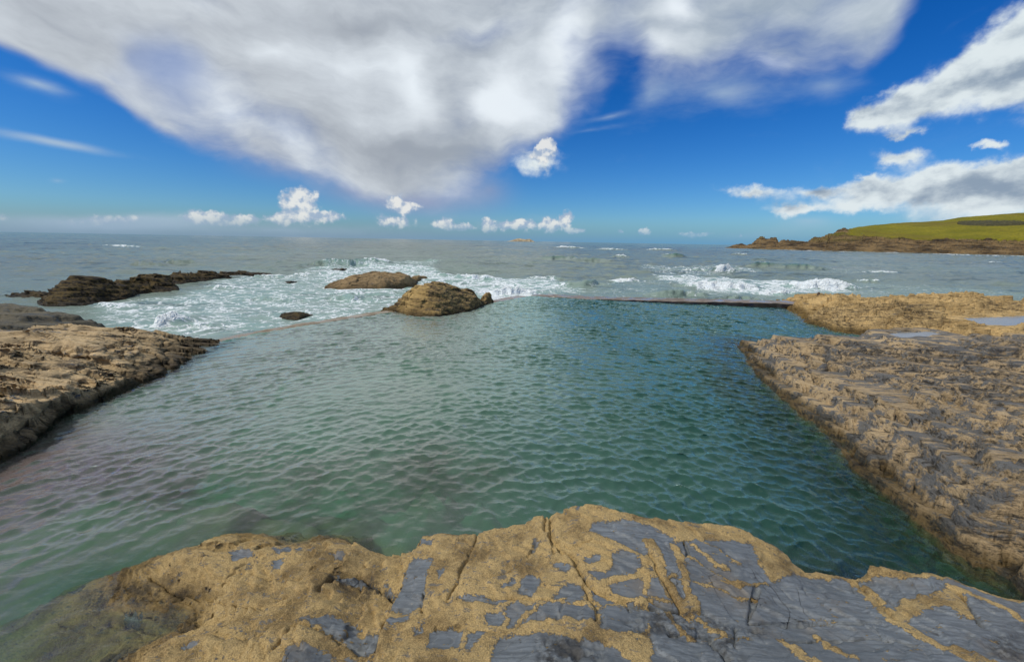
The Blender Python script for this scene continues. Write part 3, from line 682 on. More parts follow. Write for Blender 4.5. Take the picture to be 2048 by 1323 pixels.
# ================================================================== POOL WALLS
def wall(name, line, tops, width, mat, label):
    """cast concrete kerb: a rounded, slightly irregular prism along a line"""
    P = np.array([wp(px, py, 0)[:2] for px, py in line]); tz = np.array(tops)
    s = np.r_[0, np.cumsum(np.hypot(*np.diff(P, axis=0).T))]
    n = int(s[-1] / .06); t = np.linspace(0, s[-1], n)
    cx = np.interp(t, s, P[:, 0]); cy = np.interp(t, s, P[:, 1]); zt = np.interp(t, s, tz)
    tx = np.gradient(cx); ty = np.gradient(cy); L = np.hypot(tx, ty); nx, ny = -ty / L, tx / L   # away from the pool
    prof = [(0.0, -3.4), (0.0, -.4), (0.0, -.06), (0.01, -.02), (.035, 0)] + [(w, .0) for w in np.linspace(.08, width - .06, 16)] + [(width - .02, -.02), (width, -.08), (width + .02, -.6), (width + .05, -3.4)]
    pr = np.array(prof)
    Xg = cx[None] + nx[None] * pr[:, :1]; Yg = cy[None] + ny[None] * pr[:, :1]
    Zg = np.where(pr[:, 1:] < -.3, pr[:, 1:], zt[None] + pr[:, 1:])
    Zg = Zg + np.where(pr[:, 1:] > -.3, fbm(Xg * 1.5, Yg * 1.5, 4, 6) * .035, 0)
    k = fbm(Xg * 3, Yg * 3 + Zg * 3, 4, 16) * .05
    Xg = Xg + nx[None] * k; Yg = Yg + ny[None] * k
    return grid_obj(name, Xg, Yg, Zg, mat, label=label, cat='wall')

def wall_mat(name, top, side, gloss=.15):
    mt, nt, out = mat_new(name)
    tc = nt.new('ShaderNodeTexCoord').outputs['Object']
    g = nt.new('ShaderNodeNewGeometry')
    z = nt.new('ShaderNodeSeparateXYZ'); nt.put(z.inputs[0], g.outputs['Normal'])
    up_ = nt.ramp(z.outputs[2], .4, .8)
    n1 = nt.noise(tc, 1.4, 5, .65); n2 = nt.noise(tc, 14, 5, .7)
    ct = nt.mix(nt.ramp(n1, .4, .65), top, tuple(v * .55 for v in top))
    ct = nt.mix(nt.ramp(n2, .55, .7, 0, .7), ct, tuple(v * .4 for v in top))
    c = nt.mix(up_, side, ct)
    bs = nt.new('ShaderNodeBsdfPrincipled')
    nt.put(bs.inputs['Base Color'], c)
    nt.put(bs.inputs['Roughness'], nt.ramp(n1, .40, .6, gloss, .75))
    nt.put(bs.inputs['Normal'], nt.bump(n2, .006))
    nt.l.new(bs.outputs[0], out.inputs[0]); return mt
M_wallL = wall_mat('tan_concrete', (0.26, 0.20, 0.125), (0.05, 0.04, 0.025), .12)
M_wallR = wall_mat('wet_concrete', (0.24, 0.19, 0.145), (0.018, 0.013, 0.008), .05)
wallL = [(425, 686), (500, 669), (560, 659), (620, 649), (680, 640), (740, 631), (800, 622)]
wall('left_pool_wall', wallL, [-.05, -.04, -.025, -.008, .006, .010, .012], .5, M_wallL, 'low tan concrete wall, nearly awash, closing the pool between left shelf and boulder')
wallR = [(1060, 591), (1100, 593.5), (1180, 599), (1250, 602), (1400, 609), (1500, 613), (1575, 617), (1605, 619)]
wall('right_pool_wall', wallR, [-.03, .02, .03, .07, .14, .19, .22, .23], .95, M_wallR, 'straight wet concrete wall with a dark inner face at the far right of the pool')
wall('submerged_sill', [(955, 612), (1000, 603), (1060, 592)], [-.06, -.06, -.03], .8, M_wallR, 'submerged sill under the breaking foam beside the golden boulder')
print('walls', time.time() - T0)

# ================================================================== WATER
def tile(N, L, lam, rms, direc, spread, seed, power=4.0, lmin=0.0):
    rng = np.random.default_rng(seed)
    k1 = np.fft.fftfreq(N, L / N) * 2 * np.pi
    KX, KY = np.meshgrid(k1, k1); K = np.hypot(KX, KY); K[0, 0] = 1
    kp = 2 * np.pi / lam
    S = np.exp(-1.2 * (kp / K) ** 2) / K ** power
    c = (KX * math.cos(direc) + KY * math.sin(direc)) / K
    S = S * (np.abs(c) ** spread + .03)
    if lmin: S = S * np.exp(-(K * lmin / 2 / np.pi) ** 2)
    S[0, 0] = 0
    a = (rng.normal(size=(N, N)) + 1j * rng.normal(size=(N, N))) * np.sqrt(S)
    f = lambda A: np.real(np.fft.ifft2(A))
    hgt = f(a); sx = f(1j * KX * a); sy = f(1j * KY * a)
    r = math.sqrt((sx ** 2 + sy ** 2).mean()); g = rms / r
    dx = f(-1j * KX / K * a) * g; dy = f(-1j * KY / K * a) * g
    return hgt * g, -dx, -dy, L

def samp(T, x, y):
    hgt, dx, dy, L = T; N = hgt.shape[0]
    u = (x / L * N) % N; v = (y / L * N) % N
    i = np.floor(u).astype(int) % N; j = np.floor(v).astype(int) % N; fu = u - np.floor(u); fv = v - np.floor(v)
    i1 = (i + 1) % N; j1 = (j + 1) % N
    o = []
    for A in (hgt, dx, dy):
        o.append((A[j, i] * (1 - fu) + A[j, i1] * fu) * (1 - fv) + (A[j1, i] * (1 - fu) + A[j1, i1] * fu) * fv)
    return o

pool_px = [(425, 686), (500, 669), (560, 659), (620, 649), (680, 640), (740, 631), (800, 622), (880, 618), (955, 611), (1000, 602.5), (1060, 591.5), (1100, 594), (1180, 599.2), (1250, 602.2), (1400, 609.2), (1500, 613.2), (1575, 617.2),
           (1640, 622), (1760, 640)]
pool_poly = [tuple(wp(px, py, 0)[:2]) for px, py in pool_px] + [(11.5, 9.5), (9.5, 5), (5.5, 0.5), (2.5, .6), (-7.5, .6), (-9, 3.5), (-8, 7)]

# pool bed
def bed(x, y):
    b = -1.35 - 1.3 * sstep(-2.5, 3.5, x + .15 * (y - 6)) + .12 * fbm(x * .6, y * .6, 4, 14)
    b = b + .75 * sstep(4.2, 2.6, y + .25 * x) * sstep(2.0, -1.0, x)
    for (px, py, r, dz) in ((880, 985, .5, .85), (990, 1005, .25, .9), (700, 1045, .8, .5), (930, 1045, .5, .45), (440, 1060, .5, .5), (860, 1060, .4, .5), (1000, 1040, .3, .4), (1660, 1120, .35, .9)):
        q = wp(px, py, -.5)
        b = b + .8 * dz * np.exp(-(((x - q[0]) / r) ** 2 + ((y - q[1]) / r) ** 2)) * (1 + .5 * fbm(x * 4, y * 4, 3, 8))
    return np.minimum(b, -.18)
Xb, Yb = np.meshgrid(axis([(-14, 22, .06)]), axis([(-2, 22, .06)]))
Zb = bed(Xb, Yb) + .10 * (ridged(Xb * 1.3, Yb * 1.6, 5, 3, .6) - .6)
mt, nt, out = mat_new('pool_bed')
tc = nt.new('ShaderNodeTexCoord').outputs['Object']
c = nt.mix(nt.ramp(nt.noise(tc, .8, 5, .65), .42, .58), (0.22, 0.225, 0.13), (0.12, 0.12, 0.065))
sz = nt.new('ShaderNodeSeparateXYZ'); nt.put(sz.inputs[0], nt.new('ShaderNodeNewGeometry').outputs['Position'])
c = nt.mix(nt.ramp(sz.outputs[2], -1.3, -.4), c, (0.13, 0.10, 0.05))
c = nt.mix(nt.ramp(nt.noise(tc, 6, 5, .7), .5, .7, 0, .8), c, (0.12, 0.11, 0.055))
bs = nt.new('ShaderNodeBsdfPrincipled'); nt.put(bs.inputs['Base Color'], c); bs.inputs['Roughness'].default_value = .9
nt.l.new(bs.outputs[0], out.inputs[0])
grid_obj('pool_floor', Xb, Yb, Zb, mt, kind='structure')

gxp = axis([(-9.5, -4, .03), (-4, 4.5, .022), (4.5, 13, .03)]); gyp = axis([(.6, 6, .022), (6, 21, .034)])
X, Y = np.meshgrid(gxp, gyp)
depth = -bed(X, Y)
from_r = []
for (rx, ry, rh) in ROCKS:
    i = np.clip(np.searchsorted(ry, Y), 0, len(ry) - 1); j = np.clip(np.searchsorted(rx, X), 0, len(rx) - 1)
    inb = (X >= rx[0]) & (X <= rx[-1]) & (Y >= ry[0]) & (Y <= ry[-1])
    depth = np.minimum(depth, np.where(inb, -rh[i, j], 9))
sdl = poly_sd([tuple(wp(*p)) if len(p) == 3 else p[1:] for p in lf_rim], X, Y)
sdr = poly_sd([tuple(wp(*p)) if len(p) == 3 else p[1:] for p in rn_rim], X, Y)
rock_shade = np.maximum(sstep(1.7, .1, sdr + .5 * fbm(X * .9, Y * .9, 3, 50)), .85 * sstep(.7, .05, sdl + .3 * fbm(X * .9, Y * .9, 3, 51)))  # shade and reflection of the rocks, painted into the water colour
# ripples: little gusts bent round the cove
rr_ = np.hypot(X + .2, Y + 1.5); aa_ = np.arctan2(X + .2, Y + 1.5) * 7.0
T1 = tile(512, 5.3, .215, .34, math.pi / 2, 3.0, 5, 5.4)
T2 = tile(512, 3.1, .115, .16, math.pi / 2 + .5, 1.6, 6, 5.0)
T3 = tile(512, 17.0, 1.4, .03, math.pi / 2, 4.0, 7, 4.2)
T5 = tile(512, 4.3, .17, .29, math.pi / 2 - .35, 3.0, 15, 5.0)
gust = .55 + .15 * sstep(-3, 2, X) + .75 * sstep(-.3, .35, fbm(X * .33, Y * .27, 4, 44, .6)) + .35 * sstep(0, 4, X) - .25 * sstep(5, 3, Y) * sstep(1, -1, X)
a = samp(T1, aa_, rr_); b = samp(T2, X, Y); c_ = samp(T3, aa_, rr_); e_ = samp(T5, X * .98 + Y * .15 + 1.3, Y - X * .12)
fade = sstep(0, .5, depth + .12)
g_ = gust * (.3 + .7 * fade)
nl = 1.7
Zw = (a[0] * .8 + b[0] * .75 + c_[0] + e_[0] * .7) * g_
Xw_ = X + (a[1] * .6 + b[1] * .5 + e_[1] * .6) * g_ * nl * .55
Yw_ = Y + (a[2] * .8 + b[2] * .6 + e_[2] * .6) * g_ * nl * .55
print('pool zrms', Zw.std())

def water_nodes(nt, body, scatter_depth, ext=(1.7, .60, .75)):
    d = nt.math('MAXIMUM', scatter_depth, 0.0)
    comb = nt.new('ShaderNodeCombineColor')
    inv = nt.new('ShaderNodeCombineColor')
    for i, e in enumerate(ext):
        t = nt.math('POWER', math.exp(-e * 1.5), d)
        nt.put(comb.inputs[i], t); nt.put(inv.inputs[i], nt.math('SUBTRACT', 1.0, t))
    tr = nt.new('ShaderNodeBsdfTransparent'); nt.put(tr.inputs[0], comb.outputs[0])
    df = nt.new('ShaderNodeBsdfDiffuse'); nt.put(df.inputs[0], nt.mix(1.0, inv.outputs[0], body, 'MULTIPLY'))
    ad = nt.new('ShaderNodeAddShader'); nt.l.new(tr.outputs[0], ad.inputs[0]); nt.l.new(df.outputs[0], ad.inputs[1])
    return ad.outputs[0]

mt, nt, out = mat_new('pool_water')
tc = nt.new('ShaderNodeTexCoord').outputs['Object']
n = nt.noise(nt.map(tc, rot=(0, 0, .3), sc=(1, 1.8, 1)), 9, 5, .6); n2 = nt.noise(nt.map(tc, rot=(0, 0, -.4), sc=(1, 1.5, 1)), 26, 3, .6)
nrm = nt.bump(nt.math('ADD', n, nt.math('MULTIPLY', n2, .35)), .007)
sepx = nt.new('ShaderNodeSeparateXYZ'); nt.put(sepx.inputs[0], nt.new('ShaderNodeNewGeometry').outputs['Position'])
bodyc = nt.mix(nt.ramp(nt.math('ADD', sepx.outputs[0], nt.math('MULTIPLY', nt.noise(tc, .35, 3, .5), 3)), -1.0, 5.0), (0.205, 0.30, 0.24), (0.024, 0.088, 0.082))
bodyc = nt.mix(nt.attr('rock_shade'), bodyc, (0.006, 0.026, 0.016))
lwb = nt.new('ShaderNodeLayerWeight'); lwb.inputs['Blend'].default_value = .5; nt.put(lwb.inputs['Normal'], nrm)
bodyc = nt.mix(nt.ramp(lwb.outputs['Facing'], .32, .68), nt.mix(1.0, bodyc, (.34, .52, .45), 'MULTIPLY'), bodyc)
body = water_nodes(nt, bodyc, nt.attr('depth'))
gl = nt.new('ShaderNodeBsdfGlossy'); gl.inputs['Roughness'].default_value = .045; nt.put(gl.inputs['Normal'], nrm); gl.inputs['Color'].default_value = (.84, 1, .89, 1)
lw = nt.new('ShaderNodeLayerWeight'); lw.inputs['Blend'].default_value = .5; nt.put(lw.inputs['Normal'], nrm)
fr = nt.math('ADD', nt.math('MULTIPLY', nt.math('POWER', lw.outputs['Facing'], 3.8), 1.1), .02, None, True)
mx = nt.new('ShaderNodeMixShader'); nt.put(mx.inputs[0], fr); nt.l.new(body, mx.inputs[1]); nt.l.new(gl.outputs[0], mx.inputs[2])
nt.l.new(mx.outputs[0], out.inputs[0])
grid_obj('pool_water', Xw_, Yw_, Zw, mt, keep=(poly_sd(pool_poly, X, Y) < -.03) & (depth > -.25), attrs={'depth': depth, 'rock_shade': rock_shade}, kind='structure', origin=(0, 0, 0))
print('pool', time.time() - T0)

# ---- open sea
ys = [6.5]
while ys[-1] < 45000:
    y = ys[-1]; ys.append(y * (1 + (.006 if y < 60 else .0085 if y < 400 else .022)))
ys = np.array(ys); tt = np.arange(-2.6, 2.6001, .0042)
Yg, Tg = np.meshgrid(ys, tt, indexing='ij'); Xg = Tg * (Yg + 4)
B1 = tile(512, 9.0, .55, .13, math.pi / 2 + .3, 1.5, 21, 3.6)
B2 = tile(512, 61.0, 2.2, .22, math.pi / 2 + .1, 2.5, 22, 4.4, lmin=.5)
B3 = tile(512, 430.0, 13.0, .085, math.pi / 2 - .05, 5.0, 23, 4.4, lmin=3)
f1 = sstep(60, 22, Yg); f2 = sstep(420, 120, Yg); f3 = sstep(3000, 900, Yg)
a = samp(B1, Xg, Yg); b = samp(B2, Xg + 3, Yg); c_ = samp(B3, Xg, Yg + 7)
cove = sstep(34, 18, Yg)
Zs = a[0] * f1 + b[0] * f2 * (1 - .55 * cove) + c_[0] * f3 * (1 - .75 * cove)
Xs = Xg + (a[1] * f1 + b[1] * f2 * .8); Ys = Yg + (a[2] * f1 + b[2] * f2 * .8 + c_[2] * f3 * .8) * (1 - .4 * cove)
foam = np.zeros_like(Zs)
def zone(px, amt, feather):
    P = [wp(x, y, SL)[:2] for x, y in px]
    global foam
    s = poly_sd(P, Xg, Yg) + fbm(Xg * .35, Yg * .35, 4, 88) * feather * 1.2
    foam = np.maximum(foam, amt * sstep(feather, -feather, s))
zone([(100, 625), (230, 602), (345, 587), (420, 562), (540, 548), (620, 535), (760, 528), (870, 545), (1000, 556), (1100, 556), (1190, 580), (1100, 600), (985, 608), (800, 630), (560, 670), (430, 690), (250, 700)], .60, 1.2)
zone([(620, 545), (700, 532), (860, 530), (900, 560), (1120, 552), (1130, 575), (985, 590), (860, 562), (800, 590), (640, 590)], .72, .8)
zone([(1060, 580), (1200, 560), (1330, 548), (1420, 552), (1600, 560), (1760, 566), (2000, 578), (2150, 600), (1600, 602), (1450, 604), (1300, 598)], .44, 1.6)
zone([(1290, 548), (1500, 556), (1660, 566), (1760, 580), (1600, 590), (1420, 590)], .76, 1.2)
zone([(1270, 530), (1480, 532), (1560, 545), (1420, 552), (1300, 545)], .55, 1.5)
zone([(940, 575), (1080, 575), (1080, 598), (985, 606)], .9, .3)
zone([(640, 528), (900, 520), (860, 535), (640, 540)], .55, 1.0)
zone([(180, 488), (300, 489), (290, 494), (190, 493)], .35, 6.0)
zone([(1560, 530), (1780, 540), (1860, 555), (1600, 545)], .42, 2.0)
foam = np.maximum(foam, .42 * sstep(46, 24, Yg) * sstep(-1.5, .5, Tg + .6))
# whole-sea whitecaps from steep crests
# breaking waves: (px, py, half length px, height, foam, tilt)
def breaker(px, py, half, hgt, fo, w=None, lead=0.0, scal=0.0, fshift=0.0):
    global Zs, foam, Ys
    if fo > .75: fo *= 1.4
    q = wp(px, py, SL); L = np.linalg.norm(wp(px + half, py + half * .0178, SL)[:2] - wp(px - half, py - half * .0178, SL)[:2]) / 2
    w = w or hgt * 1.9
    sel = (np.abs(Yg - q[1]) < max(8 * w, 6)) & (np.abs(Xg - q[0]) < L * 1.6)
    x = (Xg[sel] - q[0]) / L
    yy = Yg[sel] - q[1] - scal * L * x ** 2 + fbm(Xg[sel] * 1.2 / max(hgt, .2) * .4, Yg[sel] * .1, 3, int(px)) * w * 1.2
    env = np.exp(-np.abs(x) ** 3 * 1.6) * (1 + .5 * fbm(Xg[sel] * .8 / max(hgt * 3, .5) + .3 * Yg[sel], Yg[sel] * .6, 5, int(py), .6))
    prof = np.where(yy < 0, np.exp(-(yy / (w * .45)) ** 2), np.exp(-(yy / (w * 1.5)) ** 2))
    Zs[sel] += hgt * env * prof
    Ys[sel] -= hgt * env * prof * .55
    fm = fo * env * np.exp(-((yy - w * (.25 + fshift)) / (w * (.5 + lead))) ** 2)
    foam[sel] = np.maximum(foam[sel], fm)
    if fo > .8:
        Zs[sel] += fm * hgt * .35 * fbm(Xg[sel] * 3.3 / max(hgt, .3) * .5, Yg[sel] * 3, 4, 77)
breaker(690, 530, 70, .62, .25); breaker(640, 532, 50, .4, .2); breaker(300, 531, 45, .4, .3); breaker(350, 528, 40, .45, .45); breaker(750, 527, 40, .45, .95); breaker(850, 522, 60, .3, .3)
breaker(1120, 521, 75, .5, .3); breaker(1190, 523, 60, .5, .45); breaker(1240, 516, 20, .5, .95)
breaker(1140, 496.5, 42, .8, 1.15, w=2.5); breaker(1225, 500, 40, .6, 1.0, w=2.5); breaker(1320, 501, 36, .9, 1.15, w=2.5); breaker(240, 493, 45, .3, .8, w=3)
breaker(1350, 514, 28, .8, .3); breaker(1335, 511, 12, .5, .9)
breaker(1445, 545, 26, .75, 1.15, w=.7, lead=.5); breaker(1400, 541, 40, .3, .8)
breaker(1520, 535, 40, .55, .6); breaker(1600, 538, 50, .5, .25); breaker(1760, 545, 45, .3, 1.0, lead=.4); breaker(1740, 561, 22, .3, .95); breaker(1660, 562, 30, .35, .95, lead=.5)
breaker(1990, 526, 20, .35, 1.0); breaker(1480, 510, 25, .3, .8); breaker(1960, 512, 90, .4, .9, w=2)
breaker(1160, 572, 60, .38, .2, scal=.1); breaker(1250, 562, 36, .35, .95, lead=.6); breaker(1360, 592, 70, .35, .15); breaker(1480, 600, 60, .22, .2)
breaker(1440, 577, 90, .38, 1.1, w=.8, lead=.8); breaker(1640, 575, 70, .45, 1.15, w=.7, lead=.7); breaker(1560, 588, 60, .2, 1.0, w=.4, lead=.5)
breaker(1020, 590, 55, .36, 1.2, w=.5, lead=.6); breaker(950, 560, 60, .3, .9, lead=.5); breaker(900, 552, 40, .28, .9); breaker(1100, 555, 50, .22, .6)
breaker(335, 650, 34, .42, 1.2, w=.5, lead=.6); breaker(395, 655, 40, .15, .8, w=.3); breaker(225, 612, 50, .12, .9, w=.3); breaker(450, 575, 60, .15, .9, w=.5); breaker(560, 600, 80, .14, .7, w=.5); breaker(540, 555, 40, .2, .95, w=.5)
breaker(600, 548, 40, .25, .95, w=.5); breaker(700, 600, 60, .2, .35, w=.5); breaker(720, 588, 70, .12, .8, w=.4)
# surf line against the headland and reef
for px, py in ((1470, 497.2), (1520, 498.5), (1560, 499.5), (1608, 501), (1660, 502), (1706, 503.3), (1770, 505), (1837, 506.8), (1890, 508), (1934, 509.2), (2000, 510.8), (2048, 511.8)):
    q = wp(px, py, SL)
    d = np.hypot((Xg - q[0]) / 16, (Yg - q[1]) / 3.5)
    foam = np.maximum(foam, 1.0 * np.exp(-d ** 2) * (1.0 + .8 * fbm(Xg * .2, Yg * .05, 3, 12)))
keep = poly_sd(pool_poly, Xg, Yg) > .25
Zs = Zs + SL
# run the sea up to just below the wall tops instead of over the pool
sdp = poly_sd(pool_poly, Xg, Yg)
near = sstep(1.6, .3, sdp)
gap = np.exp(-((Xg - wp(1025, 600, 0)[0]) / 1.0) ** 2)
Zs = np.where(sdp < 2.0, Zs * (1 - near) + near * np.minimum(Zs, -.06 + .14 * gap), Zs)

mt, nt, out = mat_new('sea_water')
tc = nt.new('ShaderNodeTexCoord').outputs['Object']
pos = nt.new('ShaderNodeNewGeometry').outputs['Position']
fa = nt.attr('foam')
w1 = nt.noise(pos, .9, 4, .6, out=1)
wv = nt.vm('ADD', pos, nt.vm('SCALE', nt.vm('SUBTRACT', w1, (.5, .5, .5)), scale=1.3))
lace1 = nt.vor(nt.map(wv, rot=(0, 0, .2), sc=(.55, 1.0, 1.0)), 1.5, 'DISTANCE_TO_EDGE')
lace2 = nt.vor(nt.map(wv, rot=(0, 0, -.3), sc=(.6, 1.2, 1.0)), 4.2, 'DISTANCE_TO_EDGE')
fn = nt.noise(nt.map(wv, sc=(.6, 1.2, 1)), 2.6, 6, .7)
l1 = nt.ramp(lace1, 0, .30, 1, 0); l2 = nt.ramp(lace2, 0, .26, 1, 0)
pat = nt.math('ADD', nt.math('ADD', nt.math('MULTIPLY', l1, .40), nt.math('MULTIPLY', l2, .30)), nt.math('MULTIPLY', fn, .75))
thr = nt.math('SUBTRACT', 1.52, nt.math('MULTIPLY', fa, 1.15))
fm = nt.ramp(nt.math('SUBTRACT', pat, thr), -.04, .24)
fm = nt.math('MULTIPLY', fm, nt.ramp(fa, .12, .35))
solid = nt.ramp(nt.math('ADD', fa, nt.math('MULTIPLY', nt.math('SUBTRACT', fn, .5), .9)), .78, 1.05)
fm = nt.math('MAXIMUM', fm, solid)
bn = nt.noise(nt.map(pos, rot=(0, 0, .2), sc=(1, 1.7, 1)), 2.2, 8, .68)
bn2 = nt.noise(nt.map(pos, rot=(0, 0, -.1), sc=(.25, .6, .2)), .5, 6, .6)
nrm = nt.bump(nt.math('ADD', nt.math('MULTIPLY', bn, .16), nt.math('ADD', nt.math('MULTIPLY', bn2, .5), nt.math('MULTIPLY', fm, .06))), 1.0, .8)
bodyc = nt.mix(nt.ramp(fa, .3, .75), (0.18, 0.235, 0.195), (0.26, 0.38, 0.34))
bodyc = nt.mix(nt.ramp(nt.noise(pos, .02, 3, .5), .4, .65, 0, .5), bodyc, (0.16, 0.18, 0.15))
hz = nt.new('ShaderNodeSeparateXYZ'); nt.put(hz.inputs[0], pos)
bodyc = nt.mix(nt.ramp(hz.outputs[2], .05, .5, 0, .8), bodyc, (0.03, 0.13, 0.09))
chop = nt.noise(nt.map(pos, rot=(0, 0, .06), sc=(.32, 1, .4)), .035, 14, .84)
chop2 = nt.noise(nt.map(pos, rot=(0, 0, -.05), sc=(.3, 1, .4)), .35, 9, .8)
ck = nt.math('MAXIMUM', nt.ramp(chop, .535, .60), nt.math('MULTIPLY', nt.ramp(chop2, .54, .60), .8))
bodyc = nt.mix(nt.math('MULTIPLY', ck, .72), bodyc, (0.03, 0.055, 0.05))
bodyc = nt.mix(nt.ramp(chop, .47, .41, 0, .5), bodyc, (0.26, 0.31, 0.29))
df = nt.new('ShaderNodeBsdfDiffuse'); nt.put(df.inputs[0], bodyc)
gl = nt.new('ShaderNodeBsdfGlossy'); gl.inputs['Roughness'].default_value = .12; nt.put(gl.inputs['Normal'], nrm)
lw = nt.new('ShaderNodeLayerWeight'); lw.inputs['Blend'].default_value = .5; nt.put(lw.inputs['Normal'], nrm)
mx = nt.new('ShaderNodeMixShader'); nt.put(mx.inputs[0], nt.math('MULTIPLY', nt.math('POWER', lw.outputs['Facing'], 3.0), .72)); nt.l.new(df.outputs[0], mx.inputs[1]); nt.l.new(gl.outputs[0], mx.inputs[2])
fd = nt.new('ShaderNodeBsdfDiffuse'); nt.put(fd.inputs[0], nt.mix(fn, (.62, .68, .70), (.86, .89, .9))); nt.put(fd.inputs['Normal'], nt.bump(nt.math('ADD', fn, nt.math('MULTIPLY', l2, .4)), .12))
mf = nt.new('ShaderNodeMixShader'); nt.put(mf.inputs[0], nt.math('MULTIPLY', fm, .93)); nt.l.new(mx.outputs[0], mf.inputs[1]); nt.l.new(fd.outputs[0], mf.inputs[2])
nt.l.new(mf.outputs[0], out.inputs[0])
grid_obj('sea', Xs, Ys, Zs, mt, keep=keep, attrs={'foam': np.clip(foam, 0, 1.3)}, kind='structure', origin=(0, 0, 0))
print('sea', time.time() - T0)

# small sheets of rain water lying on the right-hand rocks
mt, nt, out = mat_new('still_water')
bs = nt.new('ShaderNodeBsdfPrincipled'); bs.inputs['Base Color'].default_value = (.22, .22, .2, 1); bs.inputs['Roughness'].default_value = .25; bs.inputs['Specular IOR Level'].default_value = 1.0
nt.put(bs.inputs['Normal'], nt.bump(nt.noise(nt.new('ShaderNodeTexCoord').outputs['Object'], 6, 2), .004))
nt.l.new(bs.outputs[0], out.inputs[0])
for poly, z, lab in (([(1780, 664), (1880, 664), (1890, 672), (1800, 677)], .49, 'small puddle on the near edge of the right outcrop, beside the inlet'),
                     ([(1930, 636), (2060, 630), (2200, 640), (2060, 652), (1960, 650)], .49, 'long pale puddle lying on the golden shelf at the right edge')):
    P = np.array([wp(a_, b_, z)[:2] for a_, b_ in poly]); c0 = P.mean(0)
    gx2 = np.arange(P[:, 0].min() - .6, P[:, 0].max() + .6, .08); gy2 = np.arange(P[:, 1].min() - .5, P[:, 1].max() + .5, .08)
    Xp, Yp = np.meshgrid(gx2, gy2)
    grid_obj('puddle', Xp, Yp, np.full_like(Xp, z), mt, keep=poly_sd(P, Xp, Yp) < .2, label=lab, cat='puddle')

# ================================================================== HEADLAND
base = [(1440, 495.5), (1458, 496.2), (1500, 497.5), (1608, 500.5), (1706, 502.7), (1837, 506), (1934, 508.3), (2048, 510.9), (2300, 517), (2700, 527)]
sky_l = [(1440, 497), (1456, 494), (1468, 488), (1481, 486.4), (1491, 490), (1500, 488), (1505, 484), (1510, 476.6), (1520, 470.8), (1530, 474), (1549, 475), (1554, 482), (1563, 478), (1582, 479), (1602, 483), (1611, 483), (1621, 476.6), (1644, 470),
         (1657, 465), (1668, 460), (1677, 456), (1687, 459), (1706, 453.8), (1771, 447), (1869, 441), (1902, 435), (1967, 429), (2048, 424.5), (2300, 408), (2700, 390)]
clf = [(1440, 496), (1618, 483), (1660, 475), (1706, 472), (1760, 475), (1804, 476.6), (1902, 478), (2048, 480), (2300, 487), (2700, 495)]
depth_l = [(1440, 10), (1612, 14), (1640, 26), (1690, 60), (1750, 110), (1870, 150), (2048, 170), (2700, 200)]
pxs = np.arange(1442, 2500, .55)
sarr = np.unique(np.r_[np.linspace(-8, 0, 5), np.linspace(0, 24, 60), np.linspace(24, 60, 40), np.linspace(60, 420, 90)])
XX = np.zeros((len(sarr), len(pxs))); YY = XX.copy(); ZZ = XX.copy(); GG = XX.copy()
ip = lambda L, x: np.interp(x, [p[0] for p in L], [p[1] for p in L])
for j, px in enumerate(pxs):
    B = wp(px, ip(base, px), SL); db = math.hypot(B[0], B[1]); ux, uy = B[0] / db, B[1] / db
    D = ip(depth_l, px); prom = float(sstep(1690, 1612, px))
    zs = at_dist(px, ip(sky_l, px), db + D)[2]
    dc = 16 * (1 - prom) + D * .6 * prom
    zc_ = at_dist(px, ip(clf, px), db + dc)[2]
    if prom > .5: zc_ = zs * .85
    zc_ = min(zc_, zs)
    kx = [-8, -1, 0, dc * .25, dc * .6, dc, dc + (D - dc) * .5, D, D + 30, D + 420]
    kz = [-6, -.6, -.1, zc_ * .42, zc_ * .72, zc_, zc_ + (zs - zc_) * (.56 if prom < .5 else .6), zs, (zs + 1.0) * (1 - prom) + prom * (-3), (zs + 3) * (1 - prom) + prom * (-5)]
    z = np.interp(sarr, kx, kz)
    XX[:, j] = ux * (db + sarr); YY[:, j] = uy * (db + sarr); ZZ[:, j] = z
    gr = sstep(dc - 1, dc + 5, sarr + 3 * float(fbm(np.array([px * .03]), np.array([.5]), 3, 4)[0])) * (1 - float(sstep(1720, 1660, px)))
    GG[:, j] = gr
am = (1 - GG) * sstep(-3, 1, sarr)[:, None]
n1 = ridged(XX * .07, YY * .07, 5, 130, .6) - .55; n2 = fbm(XX * .25, YY * .25, 5, 131, .6); n3 = ridged(XX * .35, YY * .35, 4, 137, .6) - .5
ZZ += am * (n1 * 3.4 + n2 * 1.6 + n3 * 1.0) * np.clip(ZZ / 8, .25, 1)
ZZ = ZZ + am * terr(ZZ + XX * .15 + n2 * 2, 1.6, .7) * .7
ZZ += GG * (fbm(XX * .06, YY * .06, 4, 140) * .8 + fbm(XX * .5, YY * .5, 3, 141) * .12)
mt, nt, out = mat_new('headland_turf')
pos = nt.new('ShaderNodeNewGeometry').outputs['Position']
g = nt.attr('grass')
ng = nt.noise(nt.map(pos, sc=(1, 1, 2)), .05, 6, .65); nf = nt.noise(pos, .7, 5, .7); nr = nt.noise(nt.map(pos, rot=(.2, .2, 0), sc=(.3, .3, 1.6)), .35, 6, .7)
gc = nt.mix(nt.ramp(ng, .35, .65), (0.14, 0.13, 0.013), (0.215, 0.185, 0.016))
gc = nt.mix(nt.ramp(nf, .45, .7), gc, (0.10, 0.10, 0.015))
rc = nt.mix(nt.ramp(nr, .35, .62), (0.035, 0.026, 0.018), (0.20, 0.135, 0.065))
rc = nt.mix(nt.ramp(nf, .5, .72), rc, (0.075, 0.07, 0.06))
pz = nt.new('ShaderNodeSeparateXYZ'); nt.put(pz.inputs[0], pos)
